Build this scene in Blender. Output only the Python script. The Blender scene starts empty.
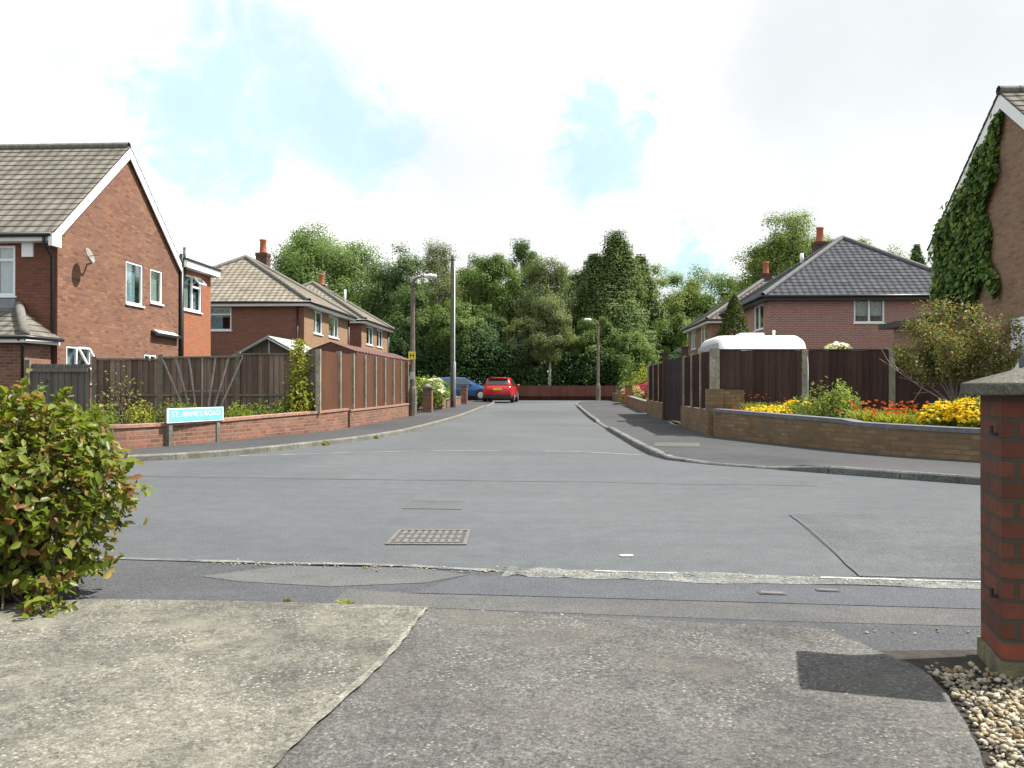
import bpy, bmesh, math, random
import numpy as np
from mathutils import Vector, Matrix

S = bpy.context.scene
COL = S.collection
PI = math.pi
YAW = math.atan(.0506)
CA, SA = math.cos(YAW), math.sin(YAW)
EYE = 1.12
Z3 = Vector((0, 0, 1))


def G(y):                                    # the side street climbs gently
    t = min(max((y - 28) / 24.0, 0), 1)
    return .25 * t * t * (3 - 2 * t)


def at(px, depth):                           # bearing + distance from the viewpoint -> ground position
    x = (px - 512) / 850 * depth
    return (x * CA - depth * SA, x * SA + depth * CA)


# ------------------------------------------------------------------ node helpers
def new_mat(name):
    m = bpy.data.materials.new(name)
    m.use_nodes = True
    nt = m.node_tree
    for n in list(nt.nodes):
        nt.nodes.remove(n)
    out = nt.nodes.new('ShaderNodeOutputMaterial')
    b = nt.nodes.new('ShaderNodeBsdfPrincipled')
    nt.links.new(b.outputs[0], out.inputs[0])
    return m, nt, b, out


def nd(nt, typ, **kw):
    n = nt.nodes.new(typ)
    for k, v in kw.items():
        if k.startswith('i_'):
            n.inputs[k[2:].replace('_', ' ')].default_value = v
        else:
            setattr(n, k, v)
    return n


def ramp(nt, fac, stops, interp='LINEAR'):
    r = nt.nodes.new('ShaderNodeValToRGB')
    r.color_ramp.interpolation = interp
    el = r.color_ramp.elements
    while len(el) > 1:
        el.remove(el[-1])
    el[0].position = stops[0][0]
    el[0].color = (*stops[0][1], 1) if not isinstance(stops[0][1], (int, float)) else (stops[0][1],) * 3 + (1,)
    for p, c in stops[1:]:
        e = el.new(p)
        e.color = (*c, 1) if not isinstance(c, (int, float)) else (c, c, c, 1)
    if fac is not None:
        nt.links.new(fac, r.inputs[0])
    return r.outputs[0]


def noise(nt, vec, scale, detail=4, rough=.55, dist=0):
    n = nd(nt, 'ShaderNodeTexNoise')
    n.inputs['Scale'].default_value = scale
    n.inputs['Detail'].default_value = detail
    n.inputs['Roughness'].default_value = rough
    n.inputs['Distortion'].default_value = dist
    nt.links.new(vec, n.inputs['Vector'])
    return n.outputs['Fac']


def mixc(nt, fac, a, b, mode='MIX'):
    m = nd(nt, 'ShaderNodeMix', data_type='RGBA', blend_type=mode)
    for k, v in ((0, fac), (6, a), (7, b)):
        sock = m.inputs[k]
        if isinstance(v, (int, float)):
            sock.default_value = v if k == 0 else (v, v, v, 1)
        elif isinstance(v, tuple):
            sock.default_value = (*v, 1)
        else:
            nt.links.new(v, sock)
    return m.outputs[2]


def bump(nt, b, h, strength=.4, dist=.01):
    n = nd(nt, 'ShaderNodeBump')
    n.inputs['Strength'].default_value = strength
    n.inputs['Distance'].default_value = dist
    nt.links.new(h, n.inputs['Height'])
    nt.links.new(n.outputs[0], b.inputs['Normal'])


def coords(nt, which='Object'):
    return nd(nt, 'ShaderNodeTexCoord').outputs[which]


def M_plain(name, col, rough=.7, metal=0, var=.12, scale=6, bmp=0, spec=.5):
    m, nt, b, _ = new_mat(name)
    v = coords(nt)
    f = noise(nt, v, scale, 5)
    lo = tuple(max(c * (1 - var), 0) for c in col)
    hi = tuple(c * (1 + var) for c in col)
    nt.links.new(ramp(nt, f, [(.3, lo), (.7, hi)]), b.inputs['Base Color'])
    b.inputs['Roughness'].default_value = rough
    b.inputs['Metallic'].default_value = metal
    b.inputs['Specular IOR Level'].default_value = spec
    if bmp:
        bump(nt, b, noise(nt, v, scale * 8, 4), bmp, .01)
    return m


def muted(c, k=.84, d=.10):
    g = .35 * c[0] + .5 * c[1] + .15 * c[2]
    return tuple((x + (g - x) * d) * k for x in c)


def M_brick(name, cols, mortar, w=.225, h=.075, msize=.010, stain=.35, grime=(.05, .035, .03), rough=.9, tint_scale=.6):
    cols = [muted(c) for c in cols]
    mortar = muted(mortar, .72, .1)
    m, nt, b, _ = new_mat(name)
    v = coords(nt, 'UV')
    br = nd(nt, 'ShaderNodeTexBrick', offset=.5)
    br.inputs['Scale'].default_value = 1
    br.inputs['Brick Width'].default_value = w
    br.inputs['Row Height'].default_value = h
    br.inputs['Mortar Size'].default_value = msize
    br.inputs['Mortar Smooth'].default_value = .2
    br.inputs['Bias'].default_value = 0
    br.inputs['Color1'].default_value = (0, 0, 0, 1)
    br.inputs['Color2'].default_value = (1, 1, 1, 1)
    br.inputs['Mortar'].default_value = (.5, .5, .5, 1)
    nt.links.new(v, br.inputs['Vector'])
    n = len(cols)
    col = ramp(nt, br.outputs['Color'], [(i / (n - 1), c) for i, c in enumerate(cols)])
    fine = noise(nt, v, 14, 6, .65)
    col = mixc(nt, .5, col, ramp(nt, fine, [(.25, .55), (.75, 1.4)]), 'MULTIPLY')
    big = noise(nt, v, tint_scale, 5, .6, .4)
    col = mixc(nt, ramp(nt, big, [(.42, 0.0), (.72, stain)]), col, grime)
    mort = mixc(nt, .6, mortar, ramp(nt, fine, [(.2, .6), (.8, 1.2)]), 'MULTIPLY')
    col = mixc(nt, br.outputs['Fac'], col, mort)
    nt.links.new(col, b.inputs['Base Color'])
    b.inputs['Roughness'].default_value = rough
    b.inputs['Specular IOR Level'].default_value = .25
    inv = nd(nt, 'ShaderNodeMath', operation='SUBTRACT')
    inv.inputs[0].default_value = 1
    nt.links.new(br.outputs['Fac'], inv.inputs[1])
    add = nd(nt, 'ShaderNodeMath', operation='MULTIPLY_ADD')
    nt.links.new(fine, add.inputs[0])
    add.inputs[1].default_value = .4
    nt.links.new(inv.outputs[0], add.inputs[2])
    bump(nt, b, add.outputs[0], .5, .008)
    return m


def M_tile(name, cols, pitch=.30, rough=.85):
    m, nt, b, _ = new_mat(name)
    v = coords(nt, 'UV')
    br = nd(nt, 'ShaderNodeTexBrick', offset=0)
    br.inputs['Scale'].default_value = 1
    br.inputs['Brick Width'].default_value = pitch
    br.inputs['Row Height'].default_value = .33
    br.inputs['Mortar Size'].default_value = .006
    br.inputs['Color1'].default_value = (0, 0, 0, 1)
    br.inputs['Color2'].default_value = (1, 1, 1, 1)
    br.inputs['Mortar'].default_value = (.3, .3, .3, 1)
    nt.links.new(v, br.inputs['Vector'])
    col = ramp(nt, br.outputs['Color'], [(i / (len(cols) - 1), c) for i, c in enumerate(cols)])
    f = noise(nt, v, 1.3, 6, .65)
    col = mixc(nt, .75, col, ramp(nt, f, [(.3, .6), (.7, 1.3)]), 'MULTIPLY')
    f2 = noise(nt, v, 25, 4, .6)
    col = mixc(nt, .6, col, ramp(nt, f2, [(.3, .65), (.7, 1.3)]), 'MULTIPLY')
    nt.links.new(col, b.inputs['Base Color'])
    b.inputs['Roughness'].default_value = rough
    b.inputs['Specular IOR Level'].default_value = .12
    sx = nd(nt, 'ShaderNodeSeparateXYZ')
    nt.links.new(v, sx.inputs[0])
    mu = nd(nt, 'ShaderNodeMath', operation='MULTIPLY')
    nt.links.new(sx.outputs[0], mu.inputs[0])
    mu.inputs[1].default_value = 2 * PI / pitch
    si = nd(nt, 'ShaderNodeMath', operation='SINE')
    nt.links.new(mu.outputs[0], si.inputs[0])
    bump(nt, b, si.outputs[0], .9, .025)
    return m


def M_leaf(name, stops, trans=.35, rough=.6, tint=None):
    fold_gloss = rough < .5 or trans == 0
    m, nt, b, out = new_mat(name)
    g = nd(nt, 'ShaderNodeNewGeometry')
    col = ramp(nt, g.outputs['Random Per Island'], stops)
    v = coords(nt)
    f = noise(nt, v, tint or .6, 3)
    col = mixc(nt, .7, col, ramp(nt, f, [(.3, (.62, .66, .7)), (.7, (1.3, 1.22, 1.05))]), 'MULTIPLY')
    nt.links.new(col, b.inputs['Base Color'])
    b.inputs['Roughness'].default_value = rough
    b.inputs['Specular IOR Level'].default_value = .3 if fold_gloss else .12
    t = nd(nt, 'ShaderNodeBsdfTranslucent')
    nt.links.new(mixc(nt, 1.0, col, (1.25, 1.3, .6), 'MULTIPLY'), t.inputs[0])
    mx = nd(nt, 'ShaderNodeMixShader')
    mx.inputs[0].default_value = trans
    nt.links.new(b.outputs[0], mx.inputs[1])
    nt.links.new(t.outputs[0], mx.inputs[2])
    nt.links.new(mx.outputs[0], out.inputs[0])
    return m


def M_wood(name, cols, board=.14, rough=.85, axis=0, streak=1.0):
    """vertical boards: each board its own tone, streaked along z (UV v)"""
    m, nt, b, _ = new_mat(name)
    v = coords(nt, 'UV')
    br = nd(nt, 'ShaderNodeTexBrick', offset=0)
    br.inputs['Scale'].default_value = 1
    br.inputs['Brick Width'].default_value = board
    br.inputs['Row Height'].default_value = 40
    br.inputs['Mortar Size'].default_value = .0
    br.inputs['Color1'].default_value = (0, 0, 0, 1)
    br.inputs['Color2'].default_value = (1, 1, 1, 1)
    nt.links.new(v, br.inputs['Vector'])
    col = ramp(nt, br.outputs['Color'], [(i / (len(cols) - 1), c) for i, c in enumerate(cols)])
    mp = nd(nt, 'ShaderNodeMapping')
    mp.inputs['Scale'].default_value = (30, 1.2, 1)
    nt.links.new(v, mp.inputs[0])
    f = noise(nt, mp.outputs[0], 1.6, 6, .65)
    col = mixc(nt, .75 * streak, col, ramp(nt, f, [(.3, .55), (.7, 1.4)]), 'MULTIPLY')
    f2 = noise(nt, v, 1.1, 4, .6)
    col = mixc(nt, .5, col, ramp(nt, f2, [(.3, .7), (.7, 1.25)]), 'MULTIPLY')
    nt.links.new(col, b.inputs['Base Color'])
    b.inputs['Roughness'].default_value = rough
    b.inputs['Specular IOR Level'].default_value = .25
    bump(nt, b, f, .3, .006)
    return m


def M_asphalt(name, lo, hi, speck=(.22, .22, .21), patch=.16, crack=0, rough=.9):
    m, nt, b, _ = new_mat(name)
    v = coords(nt)
    big = noise(nt, v, patch, 5, .6, .6)
    col = ramp(nt, big, [(.32, lo), (.68, hi)])
    mp = nd(nt, 'ShaderNodeMapping')
    mp.inputs['Scale'].default_value = (.35, 3.2, 1)
    mp.inputs['Rotation'].default_value = (0, 0, .09)
    nt.links.new(v, mp.inputs[0])
    streak = noise(nt, mp.outputs[0], .9, 4, .6)
    col = mixc(nt, .55, col, ramp(nt, streak, [(.3, .90), (.7, 1.09)]), 'MULTIPLY')
    mid = noise(nt, v, 5, 6, .65)
    col = mixc(nt, .75, col, ramp(nt, mid, [(.3, .84), (.7, 1.14)]), 'MULTIPLY')
    fine = noise(nt, v, 85, 3, .7)
    col = mixc(nt, .8, col, ramp(nt, fine, [(.3, .38), (.68, 1.6)]), 'MULTIPLY')
    vo = nd(nt, 'ShaderNodeTexVoronoi')
    vo.inputs['Scale'].default_value = 60
    nt.links.new(v, vo.inputs['Vector'])
    col = mixc(nt, ramp(nt, vo.outputs['Distance'], [(.12, .55), (.2, 0.0)]), col, speck)
    if crack:
        vc = nd(nt, 'ShaderNodeTexVoronoi', feature='DISTANCE_TO_EDGE')
        vc.inputs['Scale'].default_value = .5
        wv = nd(nt, 'ShaderNodeMix', data_type='VECTOR')
        wv.inputs[0].default_value = .12
        nz = nd(nt, 'ShaderNodeTexNoise')
        nz.inputs['Scale'].default_value = 1.5
        nz.inputs['Detail'].default_value = 6
        nt.links.new(v, nz.inputs['Vector'])
        nt.links.new(v, wv.inputs[4])
        nt.links.new(nz.outputs['Color'], wv.inputs[5])
        nt.links.new(wv.outputs[1], vc.inputs['Vector'])
        gate = noise(nt, v, .35, 2)
        cm = mixc(nt, ramp(nt, gate, [(.5, 0.0), (.56, 1.0)]), 0.0,
                  ramp(nt, vc.outputs['Distance'], [(.002, crack), (.006, 0.0)]))
        col = mixc(nt, cm, col, (.05, .05, .05))
    nt.links.new(col, b.inputs['Base Color'])
    b.inputs['Roughness'].default_value = rough
    b.inputs['Specular IOR Level'].default_value = .3
    bump(nt, b, fine, .5, .006)
    return m


def M_concrete(name, base, dark, fleck, moss=None, fleck_amt=.7, scale=1.0):
    m, nt, b, _ = new_mat(name)
    v = coords(nt)
    big = noise(nt, v, 1.1 * scale, 6, .62, .3)
    col = ramp(nt, big, [(.36, dark), (.60, base)])
    mid = noise(nt, v, 9, 6, .7)
    col = mixc(nt, .7, col, ramp(nt, mid, [(.3, .62), (.7, 1.3)]), 'MULTIPLY')
    fine = noise(nt, v, 110, 4, .75)
    grit = noise(nt, v, 48, 5, .75)
    col = mixc(nt, .9, col, ramp(nt, grit, [(.32, .45), (.5, .95), (.68, 1.6)]), 'MULTIPLY')
    col = mixc(nt, .85, col, ramp(nt, fine, [(.3, .35), (.7, 1.65)]), 'MULTIPLY')
    vo = nd(nt, 'ShaderNodeTexVoronoi')
    vo.inputs['Scale'].default_value = 42
    vo.inputs['Randomness'].default_value = 1
    nt.links.new(v, vo.inputs['Vector'])
    gate = noise(nt, v, 4.0, 4, .6)
    fm = mixc(nt, ramp(nt, gate, [(.45, 0.0), (.62, 1.0)]), 0.0, ramp(nt, vo.outputs['Distance'], [(.16, fleck_amt), (.3, 0.0)]))
    col = mixc(nt, fm, col, fleck)
    vd = nd(nt, 'ShaderNodeTexVoronoi')
    vd.inputs['Scale'].default_value = 17
    nt.links.new(v, vd.inputs['Vector'])
    col = mixc(nt, ramp(nt, vd.outputs['Distance'], [(.05, .7), (.1, 0.0)]), col, tuple(c * .45 for c in dark))
    if moss:
        mm = noise(nt, v, 1.7, 5, .65)
        col = mixc(nt, ramp(nt, mm, [(.52, 0.0), (.7, .75)]), col, moss)
    nt.links.new(col, b.inputs['Base Color'])
    b.inputs['Roughness'].default_value = .95
    b.inputs['Specular IOR Level'].default_value = .2
    h = mixc(nt, .5, grit, fine)
    bump(nt, b, h, .9, .015)
    return m


def M_glass():
    m, nt, b, out = new_mat('window_glass')
    tr = nd(nt, 'ShaderNodeBsdfTransparent')
    tr.inputs[0].default_value = (.82, .87, .87, 1)
    gl = nd(nt, 'ShaderNodeBsdfGlossy')
    gl.inputs['Roughness'].default_value = .03
    gl.inputs[0].default_value = (.95, .97, 1, 1)
    fr = nd(nt, 'ShaderNodeLayerWeight')
    fr.inputs[0].default_value = .5
    mx = nd(nt, 'ShaderNodeMixShader')
    nt.links.new(ramp(nt, fr.outputs['Facing'], [(0, .10), (.5, .16), (.8, .42), (1, 1.0)]), mx.inputs[0])
    nt.links.new(tr.outputs[0], mx.inputs[1])
    nt.links.new(gl.outputs[0], mx.inputs[2])
    nt.links.new(mx.outputs[0], out.inputs[0])
    return m


MAT = {}
MAT['asphalt'] = M_asphalt('asphalt', (.067, .072, .078), (.098, .104, .110), crack=.28)
MAT['asphalt_new'] = M_asphalt('asphalt_patch', (.062, .066, .075), (.076, .08, .09), patch=.5)
MAT['asphalt_pale'] = M_asphalt('asphalt_pale', (.078, .081, .082), (.102, .104, .103), patch=.7)
MAT['asphalt_rough'] = M_asphalt('asphalt_rough', (.066, .066, .067), (.092, .091, .088), patch=.9)
MAT['pavement'] = M_asphalt('pavement_tarmac', (.040, .040, .044), (.058, .058, .061), patch=.3)
MAT['near_pavement'] = M_asphalt('near_pavement_tarmac', (.050, .052, .058), (.068, .070, .076), patch=.6)
MAT['tar'] = M_plain('tar_seal', (.066, .070, .078), .7, scale=12)
MAT['dust'] = M_concrete('pale_dust', (.21, .215, .205), (.12, .125, .125), (.34, .34, .32), scale=3)
MAT['worn_paint'] = M_concrete('worn_paint', (.55, .55, .50), (.28, .28, .26), (.68, .68, .63), scale=4)
MAT['kerb'] = M_concrete('kerb_concrete', (.20, .195, .17), (.13, .125, .11), (.28, .27, .24), moss=(.10, .10, .05), scale=2)
MAT['kerb_dark'] = M_concrete('kerb_concrete_weathered', (.17, .17, .16), (.10, .10, .10), (.26, .26, .25), scale=2)
MAT['slab_pale'] = M_concrete('driveway_pale', (.205, .194, .160), (.095, .091, .082), (.46, .44, .39), moss=(.245, .232, .182), scale=1.2, fleck_amt=.85)
MAT['slab_dark'] = M_concrete('driveway_dark', (.130, .126, .119), (.088, .086, .083), (.34, .325, .295), moss=(.125, .115, .098), scale=.9, fleck_amt=.75)
MAT['joint'] = M_concrete('driveway_joint', (.27, .255, .215), (.13, .125, .11), (.42, .40, .35), scale=5)
MAT['soil'] = M_plain('soil', (.032, .026, .020), .95, var=.5, scale=14, bmp=.8)
MAT['grass'] = M_plain('grass_ground', (.055, .075, .025), .95, var=.4, scale=3, bmp=.8)
MAT['stone'] = M_leaf('gravel_stone', [(0, (.17, .12, .065)), (.25, (.30, .25, .17)), (.5, (.42, .38, .30)), (.72, (.22, .19, .16)), (.88, (.5, .47, .4)), (1, (.24, .12, .06))], trans=0, rough=.85, tint=9)
MAT['brick_gable'] = M_brick('brick_red_brown', [(0.1998, 0.0816, 0.0459), (0.3024, 0.1344, 0.0734), (0.2484, 0.1056, 0.0592), (0.3456, 0.168, 0.0938), (0.1674, 0.0672, 0.0439)], (.24, .16, .12), msize=.008, stain=.5, grime=(.11, .055, .045))
MAT['brick_orange'] = M_brick('brick_orange', [(0.378, 0.1232, 0.055), (0.441, 0.1568, 0.065), (0.399, 0.1344, 0.06)], (.34, .17, .11), msize=.008, stain=.15, grime=(.2, .07, .04))
MAT['brick_house'] = M_brick('brick_brown', [(0.2415, 0.0938, 0.0562), (0.322, 0.125, 0.0713), (0.276, 0.1075, 0.0626)], (.25, .17, .14), msize=.009, stain=.2)
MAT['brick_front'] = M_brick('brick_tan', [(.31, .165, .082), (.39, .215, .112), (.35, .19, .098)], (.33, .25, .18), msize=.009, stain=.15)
MAT['brick_dark'] = M_brick('brick_dark_red', [(0.224, 0.0744, 0.0441), (0.28, 0.096, 0.0578), (0.1904, 0.066, 0.042)], (.14, .09, .075), msize=.007, stain=.25)
MAT['brick_plum'] = M_brick('brick_plum', [(.33, .125, .098), (.42, .17, .13), (.37, .145, .112)], (.52, .40, .35), msize=.013, stain=.15)
MAT['brick_sand'] = M_brick('brick_sand_brown', [(.27, .155, .092), (.36, .21, .125), (.31, .18, .108), (.24, .13, .08)], (.32, .24, .17), msize=.009, stain=.2)  # the brick's own sand brown, same on every wall
MAT['brick_low'] = M_brick('brick_low_wall', [(0.2625, 0.099, 0.0609), (0.3465, 0.1485, 0.0924), (0.21, 0.0748, 0.0494), (0.3675, 0.187, 0.1155)], (.32, .23, .17), stain=.55, tint_scale=1.2)
MAT['brick_buff'] = M_brick('brick_buff', [(0.2806, 0.1725, 0.0814), (0.2074, 0.1242, 0.0605), (0.3294, 0.1978, 0.0946), (0.244, 0.1323, 0.0638)], (.20, .16, .105), msize=.010, stain=.7, grime=(.08, .055, .04), tint_scale=2.2)
MAT['brick_pier'] = M_brick('brick_gatepost', [(.15, .043, .031), (.18, .054, .038), (.125, .036, .028), (.21, .068, .042)], (.095, .074, .058), w=.225, h=.0755, msize=.010, stain=.55, grime=(.075, .050, .018), tint_scale=2.8)
MAT['brick_bright'] = M_brick('brick_bright_red', [(.25, .062, .035), (.29, .075, .04)], (.12, .1, .08), stain=.3)
MAT['pier_base'] = M_plain('mossy_mortar', (.15, .13, .075), .95, var=.4, scale=16, bmp=.6)
MAT['brick_ring'] = M_brick('brick_chimney', [(.10, .05, .042), (.16, .075, .055), (.08, .045, .04)], (.12, .09, .08))
MAT['pot'] = M_plain('terracotta', (.36, .11, .055), .85, scale=8)
MAT['tile_grey'] = M_tile('roof_tile_grey', [(.135, .122, .104), (.18, .165, .14), (.155, .14, .12)])
MAT['tile_tan'] = M_tile('roof_tile_tan', [(.20, .175, .14), (.27, .24, .195), (.235, .205, .165)])
MAT['tile_slate'] = M_tile('roof_tile_slate', [(.048, .050, .058), (.074, .077, .088), (.060, .063, .072)])
MAT['tile_brown'] = M_tile('roof_tile_brown', [(0.117, 0.0997, 0.0864), (0.156, 0.1425, 0.1242), (0.1326, 0.114, 0.1026)])
MAT['ridge'] = M_plain('ridge_tile', (.15, .14, .125), .9, var=.3, scale=8)
MAT['ridge_slate'] = M_plain('ridge_tile_slate', (.12, .12, .125), .9, var=.3, scale=8)
MAT['white'] = M_plain('white_paint', (.76, .77, .76), .45, var=.04, scale=3)
MAT['upvc'] = M_plain('white_plastic', (.80, .81, .82), .3, var=.02, scale=3)
MAT['black'] = M_plain('black_plastic', (.018, .018, .02), .4, var=.2)
MAT['soffit'] = M_plain('soffit', (.45, .42, .38), .6)
MAT['glass'] = M_glass()
MAT['curtain'] = M_plain('net_curtain', (.62, .64, .63), .9, var=.12, scale=20)
MAT['curtain_blue'] = M_plain('blue_blind', (.42, .55, .60), .9, var=.08, scale=20)
MAT['interior'] = M_plain('interior_dark', (.06, .06, .06), .9)
MAT['lead'] = M_plain('lead_flashing', (.20, .22, .25), .6, var=.2)
MAT['boards_old'] = M_wood('weathered_brown_boards', [(.13, .085, .066), (.24, .172, .142), (.165, .113, .09), (.10, .067, .054), (.21, .148, .122)], .125)
MAT['boards_grey'] = M_wood('weathered_grey_boards', [(.11, .10, .09), (.15, .135, .12), (.13, .118, .105)], .14)
MAT['boards_red'] = M_wood('red_brown_boards', [(0.0739, 0.0302, 0.0158), (0.1064, 0.0448, 0.0231), (0.0874, 0.037, 0.0189)], .15, streak=.8)
MAT['boards_dark'] = M_wood('dark_stained_boards', [(0.052, 0.0287, 0.024), (0.0832, 0.0462, 0.0384), (0.065, 0.0363, 0.0312), (0.0442, 0.025, 0.0216)], .14, streak=.9)
MAT['gate_dark'] = M_wood('grey_brown_gate_boards', [(.064, .050, .047), (.092, .072, .068), (.075, .06, .056)], .15, streak=.9)
MAT['post_conc'] = M_concrete('concrete_post', (.21, .195, .165), (.13, .12, .10), (.3, .28, .25), scale=3)
MAT['post_pale'] = M_concrete('pale_concrete_post', (.36, .33, .26), (.24, .22, .18), (.45, .42, .36), scale=3)
MAT['post_wood'] = M_plain('timber_post', (.15, .125, .10), .9, var=.3, scale=9)
MAT['trellis'] = M_plain('grey_trellis_slat', (.24, .22, .20), .9, var=.25, scale=12)
MAT['redroof'] = M_plain('red_brown_sheet', (.095, .033, .024), .6, var=.2, scale=5)
MAT['felt'] = M_plain('grey_roof_felt', (.30, .33, .32), .9, var=.15, scale=6, bmp=.3)
MAT['shedwood'] = M_wood('shed_boards', [(.10, .075, .06), (.13, .10, .08)], .12)
MAT['endfence'] = M_wood('red_brown_end_fence', [(.13, .050, .040), (.17, .068, .052), (.15, .058, .046)], .15, streak=.6)
MAT['coping'] = M_concrete('stone_coping', (.21, .20, .175), (.12, .115, .10), (.32, .3, .26), moss=(.12, .115, .06), scale=3)
MAT['coping_slate'] = M_plain('blue_grey_coping', (.12, .125, .14), .85, var=.25, scale=9, bmp=.3)
MAT['coping_red'] = M_plain('brick_coping', (.30, .165, .12), .9, var=.3, scale=9, bmp=.4)
MAT['cap'] = M_concrete('pier_cap_concrete', (.155, .147, .125), (.095, .09, .075), (.3, .28, .24), moss=(.10, .095, .05), scale=3)
MAT['lampconc'] = M_concrete('lamp_column_concrete', (.19, .165, .135), (.13, .115, .095), (.26, .24, .2), scale=2)
MAT['lampmetal'] = M_plain('grey_metal', (.66, .69, .70), .45, var=.05)
MAT['polewood'] = M_plain('telegraph_pole_wood', (.115, .098, .080), .9, var=.35, scale=5)
MAT['steel'] = M_plain('pale_steel_duct', (.50, .53, .54), .45, metal=.3, var=.06)
MAT['yellow'] = M_plain('yellow_plate', (.75, .60, .06), .5, var=.03)
MAT['ink'] = M_plain('black_ink', (.012, .012, .012), .6)
MAT['sign_blue'] = M_plain('sign_blue', (.18, .49, .70), .4, var=.05)
MAT['sign_white'] = M_plain('sign_white', (.80, .83, .84), .4, var=.03)
MAT['iron'] = M_plain('cast_iron', (.075, .073, .072), .6, metal=.3, var=.35, scale=18, bmp=.3)
MAT['iron_pale'] = M_plain('worn_iron_rib', (.135, .125, .115), .6, metal=.2, var=.3, scale=18)
MAT['car_red'] = M_plain('red_car_paint', (.50, .018, .022), .18, var=.02)
MAT['car_red2'] = M_plain('dark_red_car_paint', (.36, .02, .03), .2, var=.02)
MAT['car_blue'] = M_plain('blue_car_paint', (.025, .095, .24), .2, metal=.2, var=.02)
MAT['car_trim'] = M_plain('black_trim', (.015, .015, .017), .5)
MAT['car_glass'] = M_plain('car_glass', (.05, .06, .065), .04, var=.02, spec=.9)
MAT['tyre'] = M_plain('tyre_rubber', (.018, .018, .018), .85)
MAT['rim'] = M_plain('alloy', (.55, .56, .57), .3, metal=.7, var=.03)
MAT['taillight'] = M_plain('tail_lamp_red', (.45, .02, .015), .15, var=.02)
MAT['headlight'] = M_plain('headlamp_clear', (.7, .72, .74), .1, var=.02)
MAT['caravan'] = M_plain('caravan_white', (.80, .81, .82), .25, var=.02)
MAT['caravan_stripe_shade'] = M_plain('caravan_stripe_shade_grey', (.45, .48, .51), .35, var=.04)  # stripe colour, also the shade painted on the caravan's sunless side
MAT['bark'] = M_plain('bark', (.075, .062, .048), .95, var=.4, scale=7, bmp=.6)
MAT['bark_pale'] = M_plain('birch_bark', (.30, .29, .26), .9, var=.45, scale=4, bmp=.4)
MAT['twig'] = M_plain('twig', (.10, .075, .055), .9, var=.3, scale=20)
MAT['twig_pale'] = M_plain('pale_twig', (.23, .20, .16), .9, var=.3, scale=20)
# foliage
MAT['lf_broad'] = M_leaf('leaf_broad', [(0, (0.0925, 0.1513, 0.0455)), (0.5, (0.1398, 0.2123, 0.062)), (1, (0.2055, 0.2769, 0.0868))])
MAT['lf_dark'] = M_leaf('leaf_dark', [(0, (0.0705, 0.1192, 0.0512)), (0.5, (0.1059, 0.169, 0.0633)), (1, (0.1563, 0.2165, 0.078))])
MAT['lf_birch'] = M_leaf('leaf_birch', [(0, (0.105, 0.1415, 0.0622)), (0.5, (0.1488, 0.1885, 0.0816)), (1, (0.2188, 0.2514, 0.1166))])
MAT['lf_conifer'] = M_leaf('leaf_conifer', [(0, (0.0894, 0.138, 0.0498)), (0.5, (0.1278, 0.1827, 0.0622)), (1, (0.1841, 0.2336, 0.0788))], trans=.2)
MAT['lf_light'] = M_leaf('leaf_light', [(0, (0.1264, 0.1816, 0.0468)), (0.5, (0.1685, 0.2346, 0.0655)), (1, (0.2527, 0.3026, 0.0936))])
MAT['lf_hedge'] = M_leaf('leaf_hedge', [(0, (0.0253, 0.06, 0.0205)), (1, (0.0506, 0.0948, 0.0316))], trans=.2)
MAT['lf_gold'] = M_leaf('leaf_golden_conifer', [(0, (.04, .065, .018)), (.6, (.065, .095, .022)), (1, (.14, .14, .03))], trans=.2)
MAT['lf_ivy'] = M_leaf('leaf_ivy', [(0, (0.065, 0.1259, 0.0487)), (0.45, (0.1015, 0.1868, 0.0609)), (0.8, (0.1522, 0.2335, 0.0609)), (1, (0.2639, 0.2639, 0.0609))], trans=.25, tint=.9)
MAT['lf_shrub'] = M_leaf('leaf_shrub', [(0, (0.101, 0.1423, 0.0202)), (0.28, (0.1561, 0.202, 0.0275)), (0.5, (0.2203, 0.257, 0.0413)), (0.66, (0.0918, 0.1377, 0.0275)), (0.8, (0.257, 0.1836, 0.0551)), (0.9, (0.2387, 0.1056, 0.0459)), (1, (0.3029, 0.2662, 0.0918))], trans=.42, rough=.38, tint=5)
MAT['lf_acer'] = M_leaf('leaf_small_tree', [(0, (.10, .135, .042)), (.4, (.17, .20, .065)), (.62, (.22, .21, .08)), (.78, (.27, .19, .09)), (.9, (.36, .19, .13)), (.96, (.34, .32, .2)), (1, (.66, .63, .55))], trans=.3, tint=3)
MAT['lf_weed'] = M_leaf('leaf_weed', [(0, (.10, .16, .025)), (.5, (.16, .23, .035)), (1, (.25, .28, .06))], trans=.4, tint=4)
MAT['lf_yellowgreen'] = M_leaf('leaf_yellow_green', [(0, (.16, .20, .03)), (.5, (.26, .28, .05)), (1, (.38, .36, .08))], trans=.4, tint=4)
MAT['lf_sage'] = M_leaf('leaf_sage', [(0, (.15, .20, .05)), (.5, (.21, .27, .07)), (1, (.29, .33, .11))], trans=.35, tint=4)
MAT['fl_yellow'] = M_leaf('petal_yellow', [(0, (.62, .40, .010)), (.5, (.75, .52, .014)), (1, (.80, .60, .03))], trans=.3, tint=9)
MAT['fl_orange'] = M_leaf('petal_orange', [(0, (.55, .12, .015)), (.5, (.62, .18, .03)), (1, (.50, .07, .02))], trans=.3, tint=9)
MAT['fl_red'] = M_leaf('petal_red', [(0, (.35, .05, .03)), (1, (.50, .12, .05))], trans=.3, tint=9)
MAT['fl_white'] = M_leaf('petal_white', [(0, (.70, .70, .66)), (1, (.85, .85, .80))], trans=.3, tint=9)
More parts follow.
